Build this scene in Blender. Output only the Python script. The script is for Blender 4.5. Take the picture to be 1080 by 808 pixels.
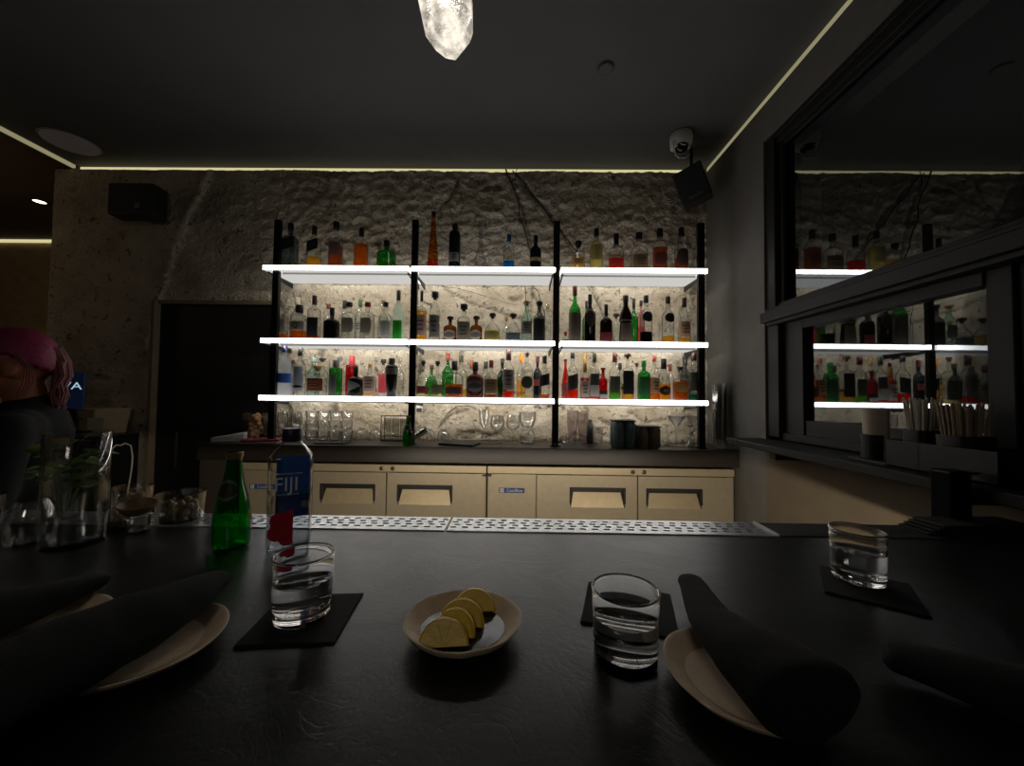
import bpy, bmesh, math, random
from mathutils import Vector, Matrix, Euler, noise
random.seed(7)
sc = bpy.context.scene
for o in list(bpy.data.objects): bpy.data.objects.remove(o)
C = sc.collection
PI = math.pi
EYE = 1.37                      # eye height above the floor; H below is height above the eye
BAR = EYE - .307                # top of the bar counter
BCK = EYE - .300                # top of the back counter

# ---------------------------------------------------------------- camera, world, lights, exposure
cd = bpy.data.cameras.new('camera'); cam = bpy.data.objects.new('camera', cd); C.objects.link(cam)
cd.sensor_width = 36.0; cd.lens = 405.0 / 1080.0 * 36.0; cd.clip_start = .02; cd.clip_end = 50
YAW, PITCH, ROLL = .0124, .0323, -.0123
cam.matrix_world = (Matrix.Translation((0, 0, EYE)) @ Matrix.Rotation(YAW, 4, 'Z') @ Matrix.Rotation(PI/2 + PITCH, 4, 'X')
                    @ Matrix.Rotation(-ROLL, 4, 'Z'))
sc.camera = cam
w = bpy.data.worlds.new('world'); sc.world = w; w.use_nodes = True
w.node_tree.nodes['Background'].inputs[0].default_value = (1, .9, .8, 1)
w.node_tree.nodes['Background'].inputs[1].default_value = .0012
sc.view_settings.view_transform = 'Standard'; sc.view_settings.look = 'None'
sc.view_settings.exposure = 0.0; sc.view_settings.gamma = 1.0
sc.view_settings.use_curve_mapping = False
sc.cycles.transparent_max_bounces = 40
sc.cycles.max_bounces = 12
sc.cycles.transmission_bounces = 12
sc.cycles.sample_clamp_indirect = 4.0
EDGE, UNDER, TOPF, COVE, PEND, STRIP, UBAR = 3.2, .60, 1.0, .75, 1.7, 74.0, 230.0
FRONT = 9.0

def lamp(name, kind, loc, energy, color, size=.1, rot=(0,0,0), spot=None):
    d = bpy.data.lights.new(name, kind); d.energy = energy; d.color = color
    if kind == 'AREA': d.size = size
    else: d.shadow_soft_size = size
    if spot: d.spot_size = spot; d.spot_blend = .6
    o = bpy.data.objects.new(name, d); C.objects.link(o); o.location = loc; o.rotation_euler = rot
    return o
lamp('side_room_downlight_beam', 'SPOT', (-3.94, 3.06, EYE + 1.51), 14, (1, .72, .42), .04, (0,0,0), 2.0)
lamp('side_room_fill', 'POINT', (-4.2, 1.9, EYE + 1.1), 3.0, (1, .72, .46), .12)  # added fill without a fixture, warms the person and the side room
lamp('front_fill', 'AREA', (-.15, -1.9, EYE + 1.1), 3.4, (1, .90, .78), .5, (math.radians(56), 0, 0))  # added fill behind the camera, no fixture; brightens labels and bar items

# ---------------------------------------------------------------- materials
def lin(c):
    return tuple((x/12.92 if x <= .04045 else ((x+.055)/1.055)**2.4) for x in c)
def S(r, g, b): return lin((r/255, g/255, b/255))
_m = {}
def nodes(name):
    m = bpy.data.materials.new(name); m.use_nodes = True; nt = m.node_tree
    for n in list(nt.nodes): nt.nodes.remove(n)
    out = nt.nodes.new('ShaderNodeOutputMaterial')
    return m, nt, out
def N(nt, t, **kw):
    n = nt.nodes.new(t)
    for k, v in kw.items():
        if k in n.inputs: n.inputs[k].default_value = v
        else: setattr(n, k, v)
    return n
def mat(name, col, rough=.5, metal=0, bump=0, scale=40, vary=.12, emit=None, es=0, coord='Object', spec=.5, detail=6):
    if name in _m: return _m[name]
    m, nt, out = nodes(name); L = nt.links.new
    p = N(nt, 'ShaderNodeBsdfPrincipled'); p.inputs['Roughness'].default_value = rough
    p.inputs['Metallic'].default_value = metal
    p.inputs['Specular IOR Level'].default_value = spec
    tc = N(nt, 'ShaderNodeTexCoord'); nz = N(nt, 'ShaderNodeTexNoise'); nz.inputs['Scale'].default_value = scale
    nz.inputs['Detail'].default_value = detail
    L(tc.outputs[coord], nz.inputs['Vector'])
    mx = N(nt, 'ShaderNodeMix', data_type='RGBA'); L(nz.outputs['Fac'], mx.inputs[0])
    mx.inputs[6].default_value = tuple(c*(1-vary) for c in col) + (1,)
    mx.inputs[7].default_value = tuple(min(1, c*(1+vary)) for c in col) + (1,)
    L(mx.outputs[2], p.inputs['Base Color'])
    if bump:
        b = N(nt, 'ShaderNodeBump'); b.inputs['Distance'].default_value = bump; b.inputs['Strength'].default_value = 1
        L(nz.outputs['Fac'], b.inputs['Height']); L(b.outputs[0], p.inputs['Normal'])
    if emit:
        p.inputs['Emission Color'].default_value = tuple(emit) + (1,); p.inputs['Emission Strength'].default_value = es
    L(p.outputs[0], out.inputs[0]); _m[name] = m
    return m
def emis(name, col, s):
    if name in _m: return _m[name]
    m, nt, out = nodes(name); e = N(nt, 'ShaderNodeEmission'); e.inputs[0].default_value = tuple(col) + (1,); e.inputs[1].default_value = s
    nt.links.new(e.outputs[0], out.inputs[0]); _m[name] = m; return m
def thin(name, col, edge=.4, gloss=1.0, frost=0):
    """thin walled coloured glass: straight through transmission, fresnel reflection, more absorption at grazing walls"""
    k = 'thin_' + name
    if k in _m: return _m[k]
    m, nt, out = nodes(k); L = nt.links.new
    lw = N(nt, 'ShaderNodeLayerWeight'); lw.inputs[0].default_value = .35
    mp = N(nt, 'ShaderNodeMapRange'); mp.inputs[1].default_value = .25; mp.inputs[2].default_value = 1.0
    L(lw.outputs['Facing'], mp.inputs[0])
    mx = N(nt, 'ShaderNodeMix', data_type='RGBA'); L(mp.outputs[0], mx.inputs[0])
    mx.inputs[6].default_value = tuple(col) + (1,); mx.inputs[7].default_value = tuple(c*edge for c in col) + (1,)
    t = N(nt, 'ShaderNodeBsdfTransparent'); L(mx.outputs[2], t.inputs[0])
    g = N(nt, 'ShaderNodeBsdfGlossy'); g.inputs['Roughness'].default_value = .06
    lf = N(nt, 'ShaderNodeLayerWeight'); lf.inputs[0].default_value = .5
    pw = N(nt, 'ShaderNodeMath', operation='POWER'); pw.inputs[1].default_value = 5.0; L(lf.outputs['Facing'], pw.inputs[0])
    fr = N(nt, 'ShaderNodeMapRange'); fr.inputs[3].default_value = .04; fr.inputs[4].default_value = .75; L(pw.outputs[0], fr.inputs[0])
    ml = N(nt, 'ShaderNodeMath', operation='MULTIPLY'); ml.inputs[1].default_value = gloss; ml.use_clamp = True; L(fr.outputs[0], ml.inputs[0])
    ms = N(nt, 'ShaderNodeMixShader'); L(ml.outputs[0], ms.inputs[0]); L(t.outputs[0], ms.inputs[1]); L(g.outputs[0], ms.inputs[2])
    last = ms
    if frost:
        d = N(nt, 'ShaderNodeBsdfTranslucent'); d.inputs[0].default_value = tuple(min(1, c) for c in col) + (1,)
        m2 = N(nt, 'ShaderNodeMixShader'); m2.inputs[0].default_value = frost; L(ms.outputs[0], m2.inputs[1]); L(d.outputs[0], m2.inputs[2]); last = m2
    L(last.outputs[0], out.inputs[0]); _m[k] = m; return m
def liq(name, col, tl=.3):
    k = 'liquid_' + name
    if k in _m: return _m[k]
    m, nt, out = nodes(k); L = nt.links.new
    t = N(nt, 'ShaderNodeBsdfTransparent'); t.inputs[0].default_value = tuple(col) + (1,)
    d = N(nt, 'ShaderNodeBsdfTranslucent'); d.inputs[0].default_value = tuple(col) + (1,)
    ms = N(nt, 'ShaderNodeMixShader'); ms.inputs[0].default_value = tl
    L(t.outputs[0], ms.inputs[1]); L(d.outputs[0], ms.inputs[2]); L(ms.outputs[0], out.inputs[0]); _m[k] = m; return m
def realglass(name, col=(1,1,1), ior=1.45, rough=0):
    k = 'glass_' + name
    if k in _m: return _m[k]
    m, nt, out = nodes(k); g = N(nt, 'ShaderNodeBsdfGlass'); g.inputs[0].default_value = tuple(col) + (1,)
    g.inputs['IOR'].default_value = ior; g.inputs['Roughness'].default_value = rough
    nt.links.new(g.outputs[0], out.inputs[0]); _m[k] = m; return m

# ---------------------------------------------------------------- mesh helpers
def ob(name, bm, m=None, parent=None, loc=(0,0,0), rot=(0,0,0), smooth=False):
    if isinstance(bm, bmesh.types.BMesh):
        me = bpy.data.meshes.new(name); bm.normal_update(); bm.to_mesh(me); bm.free()
    else: me = bm
    if m is not None:
        for x in (m if isinstance(m, (list, tuple)) else [m]): me.materials.append(x)
    if smooth:
        me.polygons.foreach_set('use_smooth', [True]*len(me.polygons))
        try: me.set_sharp_from_angle(angle=math.radians(smooth if smooth is not True else 50))
        except Exception: pass
    o = bpy.data.objects.new(name, me); C.objects.link(o)
    o.location = loc; o.rotation_euler = rot
    if parent: o.parent = parent
    return o
def thing(name, label, cat, loc=(0,0,0), rot=(0,0,0), group=None):
    o = bpy.data.objects.new(name, None); C.objects.link(o); o.location = loc; o.rotation_euler = rot
    o.empty_display_size = .02
    return tag(o, label, cat, group)
def tag(o, label, cat, group=None, kind=None):
    o['label'] = label; o['category'] = cat
    if group: o['group'] = group
    if kind: o['kind'] = kind
    return o
def struct(name, bm, m, smooth=False):
    o = ob(name, bm, m, smooth=smooth); o['kind'] = 'structure'; return o
def copy_tree(o, parent=None):
    c = o.copy(); C.objects.link(c)
    if parent: c.parent = parent
    for ch in list(o.children): copy_tree(ch, c)
    return c
def place(o, loc, rz=0, label=None, s=None):
    c = copy_tree(o); c.location = loc; c.rotation_euler = (c.rotation_euler.x, c.rotation_euler.y, rz)
    if label: c['label'] = label
    if s: c.scale = s
    return c
def NB(): return bmesh.new()
def box(bm, x0, x1, y0, y1, z0, z1, bev=0, mi=0):
    vs = [bm.verts.new(p) for p in ((x0,y0,z0),(x1,y0,z0),(x1,y1,z0),(x0,y1,z0),(x0,y0,z1),(x1,y0,z1),(x1,y1,z1),(x0,y1,z1))]
    fs = [bm.faces.new([vs[i] for i in q]) for q in ((3,2,1,0),(4,5,6,7),(0,1,5,4),(1,2,6,5),(2,3,7,6),(3,0,4,7))]
    for f in fs: f.material_index = mi
    if bev:
        es = list({e for f in fs for e in f.edges})
        bmesh.ops.bevel(bm, geom=es, offset=bev, segments=2, affect='EDGES', profile=.5)
    return fs
def bxo(x0, x1, y0, y1, z0, z1, bev=0):
    bm = NB(); box(bm, x0, x1, y0, y1, z0, z1, bev); return bm
def se(t, rx, ry, n):
    c, s = math.cos(t), math.sin(t)
    if n == 2: return rx*c, ry*s
    return rx*math.copysign(abs(c)**(2/n), c), ry*math.copysign(abs(s)**(2/n), s)
def lathe(bm, prof, segs=24, n=2, dr=1, c=(0,0,0), capb=True, capt=True, closed=False, a0=0):
    """prof: (z, r[, n]) rings bottom to top"""
    rings = []
    for p in prof:
        z, r = p[0], p[1]; nn = p[2] if len(p) > 2 else n; d = p[3] if len(p) > 3 else dr
        if r < 1e-6: rings.append([bm.verts.new((c[0], c[1], c[2]+z))]); continue
        ring = []
        for i in range(segs):
            x, y = se(a0 + 2*PI*i/segs, r, r*d, nn); ring.append(bm.verts.new((c[0]+x, c[1]+y, c[2]+z)))
        rings.append(ring)
    prs = list(zip(rings, rings[1:]))
    if closed: prs.append((rings[-1], rings[0]))
    for a, b in prs:
        for i in range(segs):
            j = (i+1) % segs
            if len(a) == 1 and len(b) == 1: break
            if len(a) == 1: bm.faces.new((a[0], b[j], b[i]))
            elif len(b) == 1: bm.faces.new((a[i], a[j], b[0]))
            else: bm.faces.new((a[i], a[j], b[j], b[i]))
    if not closed:
        if capb and len(rings[0]) > 1: bm.faces.new(rings[0][::-1])
        if capt and len(rings[-1]) > 1: bm.faces.new(rings[-1])
    return bm
def lat(prof, **k): return lathe(NB(), prof, **k)
def tube(bm, pts, r, segs=8, cap=True):
    pts = [Vector(p) for p in pts]; rs = r if isinstance(r, (list, tuple)) else [r]*len(pts)
    rings = []; up = None
    for i, p in enumerate(pts):
        d = (pts[min(i+1, len(pts)-1)] - pts[max(i-1, 0)]).normalized()
        if up is None:
            up = Vector((0,0,1)) if abs(d.z) < .9 else Vector((1,0,0))
        a = d.cross(up).normalized(); b = a.cross(d).normalized(); up = b
        rings.append([bm.verts.new(p + (a*math.cos(2*PI*k/segs) + b*math.sin(2*PI*k/segs))*rs[i]) for k in range(segs)])
    for u, v in zip(rings, rings[1:]):
        for k in range(segs):
            bm.faces.new((u[k], u[(k+1) % segs], v[(k+1) % segs], v[k]))
    if cap: bm.faces.new(rings[0][::-1]); bm.faces.new(rings[-1])
    return bm
def tb(pts, r, segs=8): return tube(NB(), pts, r, segs)
def text(name, body, size, m, parent, loc, rot, depth=.0003, align='CENTER', sx=1):
    cu = bpy.data.curves.new('t', 'FONT'); cu.body = body; cu.size = size; cu.extrude = depth; cu.align_x = align; cu.align_y = 'CENTER'
    cu.resolution_u = 3
    t = bpy.data.objects.new('t', cu); C.objects.link(t)
    dg = bpy.context.evaluated_depsgraph_get(); dg.update()
    me = bpy.data.meshes.new_from_object(t.evaluated_get(dg)); bpy.data.objects.remove(t)
    me.transform(Matrix.Diagonal((sx, 1, 1, 1)))
    return ob(name, me, m, parent, loc, rot)
def union(bm, voxel, smooth_it=6):
    """merge overlapping closed shapes into one continuous surface"""
    me = bpy.data.meshes.new('u'); bm.to_mesh(me); bm.free()
    o = bpy.data.objects.new('u', me); C.objects.link(o)
    md = o.modifiers.new('r', 'REMESH'); md.mode = 'VOXEL'; md.voxel_size = voxel
    s = o.modifiers.new('s', 'SMOOTH'); s.iterations = smooth_it; s.factor = .6
    dg = bpy.context.evaluated_depsgraph_get(); dg.update()
    r = bpy.data.meshes.new_from_object(o.evaluated_get(dg)); bpy.data.objects.remove(o)
    return r
def ball(bm, c, r, seg=20):
    m = Matrix.Translation(c) @ Matrix.Diagonal((r[0], r[1], r[2], 1))
    bmesh.ops.create_uvsphere(bm, u_segments=seg, v_segments=seg//2, radius=1, matrix=m)
def limb(bm, a, b, ra, rb, seg=14):
    a, b = Vector(a), Vector(b); d = (b-a).normalized()
    n = 8; pts = [a - d*ra*.92, a - d*ra*.6] + [a.lerp(b, i/n) for i in range(n+1)] + [b + d*rb*.6, b + d*rb*.92]
    rs = [ra*.38, ra*.8] + [ra + (rb-ra)*i/n for i in range(n+1)] + [rb*.8, rb*.38]
    tube(bm, pts, rs, seg)

# common materials
M_BLACK = mat('matte_black', S(26,26,27), .5)
M_DARKM = mat('dark_metal', S(20,19,19), .42, .6)
M_RUB = mat('black_rubber', S(22,22,22), .7)
M_WHITE = mat('white_plastic', S(205,203,198), .45)
M_STEEL = mat('brushed_steel', S(172,160,138), .42, .35, .0004, 30)

# ================================================================ THE SETTING
def fbm(p, o=4): return noise.fractal(p, 1.0, 2.1, o)
def segd(px, pz, pts):
    best = 9
    for (ax, az), (bx, bz) in zip(pts, pts[1:]):
        vx, vz = bx-ax, bz-az; t = max(0, min(1, ((px-ax)*vx+(pz-az)*vz)/(vx*vx+vz*vz)))
        best = min(best, math.hypot(px-ax-t*vx, pz-az-t*vz))
    return best
SCAR = [(-2.13,1.56),(-2.20,1.36),(-2.29,1.20),(-2.36,.98),(-2.40,.80),(-2.47,.55),(-2.53,.30)]
VEIN = [[(-.08,1.56),(-.02,1.40),(.02,1.30),(.045,1.20),(.075,1.10),(.09,.95),(.097,.70),(.09,.56),(.13,.42)],
        [(-.03,1.56),(.03,1.45),(.10,1.36),(.17,1.30),(.24,1.20),(.31,1.10),(.42,.90),(.50,.74),(.56,.60),(.66,.36)],
        [(-.50,.72),(-.35,.64),(-.15,.58),(.02,.52)], [(-.41,1.5),(-.46,1.38),(-.55,1.26)],
        [(.105,.70),(.15,.60),(.19,.45)],
        [(-.52,-.22),(-.47,-.15),(-.40,-.115),(-.33,-.10)], [(-.36,-.25),(-.2,-.27),(-.1,-.255)],
        [(.75,-.10),(.88,-.17),(1.0,-.15)], [(.55,-.15),(.7,-.22)]]
WY = 2.578
VEINS = [([(-.094,1.544),(-.049,1.437),(-.004,1.330),(.010,1.228),(.036,1.120),(.088,.974),(.120,.892)], .006),
         ([(-.043,1.526),(.028,1.457),(.079,1.375),(.162,1.281),(.226,1.181),(.284,1.118),(.361,1.018),(.425,.936)], .0065),
         ([(-.017,1.545),(-.030,1.469),(.003,1.387)], .004),
         ([(.040,.772),(.053,.696),(.060,.582),(.073,.443)], .004), ([(.091,.760),(.136,.697),(.168,.583),(.188,.457)], .0045), ([(.053,.721),(.123,.722)], .0035),
         ([(-.618,.743),(-.434,.726),(-.230,.671),(-.008,.610)], .0022), ([(.459,.770),(.517,.662),(.594,.523)], .0028),
         ([(-.455,-.113),(-.392,-.080),(-.309,-.066),(-.239,-.122)], .004), ([(-.455,-.113),(-.49,-.16),(-.47,-.21)], .003)]
DX0, DX1, DH = -2.471, -1.667, .603      # dark doorway in the back wall
def back_wall():
    bm = NB(); x0, x1 = -3.234, 1.29; h0, h1 = -EYE, 1.540
    xs = []; x = x0
    while x < x1: xs.append(x); x += (.0125 if x > -1.66 else .022)
    xs += [x1, DX0, DX1]; xs = sorted(set(round(v, 4) for v in xs))
    hs = []; h = h1
    while h > -.32: hs.append(h); h -= .0125
    hs += [-.32, -.8, h0, DH]; hs = sorted(set(round(v, 4) for v in hs))
    col = bm.loops.layers.float_color.new('wear'); vc = {}
    grid = {}
    for i, X in enumerate(xs):
        for j, H in enumerate(hs):
            p = Vector((X*1.0, 0, H*1.0))
            lit = max(0, min(1, (X+2.0)/.5))
            amp = .35 + .65*lit
            r = fbm(p*3.2 + Vector((7, 1, 2)), 5)
            r2 = fbm(Vector((X*6, 5, H*14)) + Vector((r*2, 0, 0)), 4)
            r3 = fbm(p*22, 4)
            d = .0040*r + .0070*r2 + .0115*r3 + .0035*fbm(p*48, 3)
            pit = noise.noise(p*5.3 + Vector((3, 9, 1))) + .35*noise.noise(p*19)
            wear = 0.0
            if pit > .52: d -= min(.022, (pit-.52)*.12); wear -= min(.8, (pit-.52)*2.2)
            flow = abs(noise.noise(Vector((X*3.1+H*1.6, 2, H*4.4)) + Vector((r*1.1, 0, 0))))
            if flow < .045: d += .006*(1-flow/.045)
            d *= amp
            for v in VEIN:
                if abs(X - v[len(v)//2][0]) < .9:
                    q = segd(X + .012*r3, H + .012*r2, v)
                    if q < .022:
                        d -= .014*(1-q/.022)
                        if q < .013: wear -= .75*(1-q/.013)
            q = segd(X + .02*r2, H, SCAR)
            wd = .034 if H > .95 else .018
            if q < wd*1.3: d += .008*(1-q/(wd*1.3)); wear += .9*max(0, min(1, (wd-q)/wd*2.2))*(.7+.6*(.5+r3))
            if segd(X, H, [(-.45,-.20),(-.15,-.19)]) < .06 + .02*r2*2: d += .012
            y = WY - .030 + .018 - d
            H2 = H + (.007*noise.noise(Vector((X*2.2, 0, 0))) - .004)*max(0, 1-(h1-H)/.3)
            y = max(y, 2.553) if H > -.31 else 2.578
            v = bm.verts.new((X, y + .022, EYE + H2)); grid[i, j] = v; vc[v] = wear
    for i in range(len(xs)-1):
        for j in range(len(hs)-1):
            cx, ch = (xs[i]+xs[i+1])/2, (hs[j]+hs[j+1])/2
            if DX0 < cx < DX1 and ch < DH: continue
            bm.faces.new((grid[i,j], grid[i+1,j], grid[i+1,j+1], grid[i,j+1]))
    for f in bm.faces:
        for l in f.loops:
            w_ = max(-1, min(1, vc[l.vert])); l[col] = (.5+.5*w_,)*3 + (1,)
    m, nt, out = nodes('old_plaster'); L = nt.links.new
    p = N(nt, 'ShaderNodeBsdfPrincipled'); p.inputs['Roughness'].default_value = .9; p.inputs['Specular IOR Level'].default_value = .2
    tc = N(nt, 'ShaderNodeTexCoord')
    n1 = N(nt, 'ShaderNodeTexNoise'); n1.inputs['Scale'].default_value = 3.5; n1.inputs['Detail'].default_value = 9
    n2 = N(nt, 'ShaderNodeTexNoise'); n2.inputs['Scale'].default_value = 60; n2.inputs['Detail'].default_value = 6
    L(tc.outputs['Object'], n1.inputs['Vector']); L(tc.outputs['Object'], n2.inputs['Vector'])
    cr = N(nt, 'ShaderNodeValToRGB'); e = cr.color_ramp.elements
    e[0].position = .3; e[0].color = S(152,140,120) + (1,); e[1].position = .72; e[1].color = S(204,194,176) + (1,)
    L(n1.outputs['Fac'], cr.inputs[0])
    at = N(nt, 'ShaderNodeAttribute'); at.attribute_name = 'wear'
    mp = N(nt, 'ShaderNodeMapRange'); mp.inputs[1].default_value = .5; mp.inputs[2].default_value = 1
    L(at.outputs['Fac'], mp.inputs[0])
    mx = N(nt, 'ShaderNodeMix', data_type='RGBA'); L(mp.outputs[0], mx.inputs[0]); L(cr.outputs[0], mx.inputs[6]); mx.inputs[7].default_value = S(236,230,212) + (1,)
    mp2 = N(nt, 'ShaderNodeMapRange'); mp2.inputs[1].default_value = .5; mp2.inputs[2].default_value = 0
    L(at.outputs['Fac'], mp2.inputs[0])
    mx2 = N(nt, 'ShaderNodeMix', data_type='RGBA'); L(mp2.outputs[0], mx2.inputs[0]); L(mx.outputs[2], mx2.inputs[6]); mx2.inputs[7].default_value = S(48,42,36) + (1,)
    n3 = N(nt, 'ShaderNodeTexNoise'); n3.inputs['Scale'].default_value = 26; n3.inputs['Detail'].default_value = 4; n3.inputs['Distortion'].default_value = .8; L(tc.outputs['Object'], n3.inputs['Vector'])
    pm = N(nt, 'ShaderNodeMapRange'); pm.inputs[1].default_value = .62; pm.inputs[2].default_value = .68; L(n3.outputs['Fac'], pm.inputs[0])
    n4 = N(nt, 'ShaderNodeTexNoise'); n4.inputs['Scale'].default_value = 5; n4.inputs['Detail'].default_value = 3; n4.inputs['Distortion'].default_value = 2.2; L(tc.outputs['Object'], n4.inputs['Vector'])
    ab = N(nt, 'ShaderNodeMath', operation='SUBTRACT'); ab.inputs[1].default_value = .5; L(n4.outputs['Fac'], ab.inputs[0])
    ab2 = N(nt, 'ShaderNodeMath', operation='ABSOLUTE'); L(ab.outputs[0], ab2.inputs[0])
    cm_ = N(nt, 'ShaderNodeMapRange'); cm_.inputs[1].default_value = .003; cm_.inputs[2].default_value = .0; L(ab2.outputs[0], cm_.inputs[0])
    cg = N(nt, 'ShaderNodeMapRange'); cg.inputs[1].default_value = .5; cg.inputs[2].default_value = .6; L(n1.outputs['Fac'], cg.inputs[0])
    cmu = N(nt, 'ShaderNodeMath', operation='MULTIPLY'); L(cm_.outputs[0], cmu.inputs[0]); L(cg.outputs[0], cmu.inputs[1])
    mxx = N(nt, 'ShaderNodeMath', operation='MAXIMUM'); L(pm.outputs[0], mxx.inputs[0]); L(cmu.outputs[0], mxx.inputs[1])
    ms2 = N(nt, 'ShaderNodeMath', operation='MULTIPLY'); ms2.inputs[1].default_value = .78; L(mxx.outputs[0], ms2.inputs[0])
    mx3 = N(nt, 'ShaderNodeMix', data_type='RGBA'); L(ms2.outputs[0], mx3.inputs[0]); L(mx2.outputs[2], mx3.inputs[6]); mx3.inputs[7].default_value = S(78,68,56) + (1,)
    L(mx3.outputs[2], p.inputs['Base Color'])
    hs = N(nt, 'ShaderNodeMath', operation='SUBTRACT'); L(n2.outputs['Fac'], hs.inputs[0]); L(mxx.outputs[0], hs.inputs[1])
    b = N(nt, 'ShaderNodeBump'); b.inputs['Distance'].default_value = .010; b.inputs['Strength'].default_value = 1
    L(hs.outputs[0], b.inputs['Height'])
    b5 = N(nt, 'ShaderNodeBump'); b5.inputs['Distance'].default_value = .02; b5.inputs['Strength'].default_value = 1; L(n3.outputs['Fac'], b5.inputs['Height']); L(b.outputs[0], b5.inputs['Normal']); L(b5.outputs[0], p.inputs['Normal'])
    L(p.outputs[0], out.inputs[0])
    return struct('wall_back', bm, m, smooth=80), m
wall, M_PLASTER = back_wall()
M_DRYW = mat('grey_painted_wall', S(100,97,92), .8, 0, .002, 14, .2)
M_TAN = mat('tan_plaster_wall', S(104,92,74), .85, 0, .002, 10, .2)
M_ROUGH = mat('rough_plaster', S(176,156,122), .9, 0, .012, 9, .25)
M_CEIL = mat('charcoal_ceiling', S(80,80,80), .85, 0, .0015, 5, .12)
M_FRAME = mat('black_window_frame', S(27,26,26), .6, 0, .0004, 60, spec=.3)
def vein(pts, r):
    out = []; P_ = [Vector((x, 2.566, EYE+h)) for x, h in pts]
    for a_, b_ in zip(P_, P_[1:]):
        for k in range(6):
            q = a_.lerp(b_, k/6); n_ = noise.noise_vector(q*14); out.append(q + Vector((n_.x*.012, n_.y*.005, n_.z*.010)))
    out.append(P_[-1]); L_ = len(out)
    return tb(out, [r*(.45+.8*abs(noise.noise(Vector((i*.35, r*900, pts[0][0])))))*(1 if i < L_-3 else .5) for i in range(L_)], 6)
M_VEIN = mat('dark_crack', S(30,27,24), .9)
for pts, r in VEINS: ob('crack', vein(pts, r), M_VEIN, wall)
# wall end return, lower skirt behind the back counter and the recess of the doorway
bm = NB(); box(bm, -3.234, -3.0, 2.60, 3.0, 0, EYE+1.538); struct('wall_back_end', bm, M_ROUGH)
bm = NB()
box(bm, DX0-.01, DX0+.012, 2.552, 2.90, 0, EYE+DH+.012); box(bm, DX0-.01, DX1+.02, 2.575, 2.90, EYE+DH-.002, EYE+DH+.02); box(bm, DX1, DX1+.02, 2.575, 2.90, 0, EYE+DH+.01)
struct('trim_1', bm, mat('jamb_plaster', S(118,104,82), .9, 0, .008, 12, .25))
d = struct('door_1', bxo(DX0+.012, DX1, 2.60, 2.64, 0, EYE+DH-.002), mat('black_door', S(16,16,16), .6))
ob('door_handle', tb([(DX0+.17, 2.585, EYE-.28), (DX0+.17, 2.585, EYE-.52)], .007), mat('dull_handle', S(90,88,84), .35, .8), d)
# floor, ceiling, cove light slots
struct('floor', bxo(-6.5, 1.6, -3, 4.2, -.05, 0), mat('dark_floor', S(52,48,44), .5, 0, .001, 8))
struct('ceiling', bxo(-3.095, 1.34, -3, 2.66, EYE+1.572, EYE+1.62), M_CEIL)
struct('ceiling_side', bxo(-6.5, -3.125, -3, 3.95, EYE+1.548, EYE+1.62), mat('brown_ceiling', S(92,76,60), .85, 0, .0015, 5, .12))
M_COVE = emis('cove_light', S(238,228,172), COVE); M_COVE2 = emis('cove_light_dim', S(238,228,178), COVE*.40)
struct('trim_2', bxo(-3.095, 1.275, 2.62, 2.64, EYE+1.515, EYE+1.573), M_COVE)
struct('trim_3', bxo(-3.125, -3.105, -3, 2.60, EYE+1.552, EYE+1.573), M_COVE2)
struct('trim_4', bxo(1.285, 1.30, -3, 2.60, EYE+1.525, EYE+1.573), M_COVE2)
struct('trim_5', bxo(-6.5, -3.15, 3.85, 3.87, EYE+1.520, EYE+1.547), M_COVE)
# adjoining room seen past the end of the back wall
struct('wall_side_room', bxo(-6.5, -2.9, 3.87, 3.95, 0, EYE+1.548), M_ROUGH)
struct('wall_left', bxo(-6.6, -6.5, -3, 4.2, 0, EYE+1.6), M_TAN)
struct('wall_front', bxo(-6.5, 1.6, -3.1, -3, 0, EYE+1.6), mat('dark_back_wall', S(60,56,52), .8))
# right wall with the pass-through windows
XR = 1.275
bm = NB()
box(bm, XR, XR+.3, 1.985, 2.66, 0, EYE+1.534)
box(bm, XR, XR+.3, -3, 1.985, EYE+1.345, EYE+1.534)
struct('wall_right', bm, M_DRYW)
struct('wall_right_lower', bxo(XR, XR+.3, -3, 1.985, 0, EYE-.235), M_TAN)
def window_pane_mat():
    m, nt, out = nodes('window_glass'); L = nt.links.new
    t = N(nt, 'ShaderNodeBsdfTransparent'); t.inputs[0].default_value = (.75,.8,.8,1)
    g = N(nt, 'ShaderNodeBsdfGlossy'); g.inputs['Roughness'].default_value = .012; g.inputs[0].default_value = (.9,.96,1,1)
    fr = N(nt, 'ShaderNodeFresnel'); fr.inputs[0].default_value = 1.5
    ms = N(nt, 'ShaderNodeMixShader'); ml = N(nt, 'ShaderNodeMath', operation='MULTIPLY'); ml.inputs[1].default_value = .22; L(fr.outputs[0], ml.inputs[0]); L(ml.outputs[0], ms.inputs[0]); L(t.outputs[0], ms.inputs[1]); L(g.outputs[0], ms.inputs[2]); L(ms.outputs[0], out.inputs[0]); return m
M_PANE = window_pane_mat()
def window(name, y0, y1, h0, h1, frames):
    bm = NB()
    for f in frames: box(bm, *f[:4], EYE+f[4], EYE+f[5], .003)
    fr = struct(name, bm, M_FRAME)
    g = NB(); v = [g.verts.new(p) for p in ((1.338,y0,EYE+h0),(1.338,y1,EYE+h0),(1.338,y1,EYE+h1),(1.338,y0,EYE+h1))]; g.faces.new(v)
    ob('pane', g, M_PANE, fr)
    return fr
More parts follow.
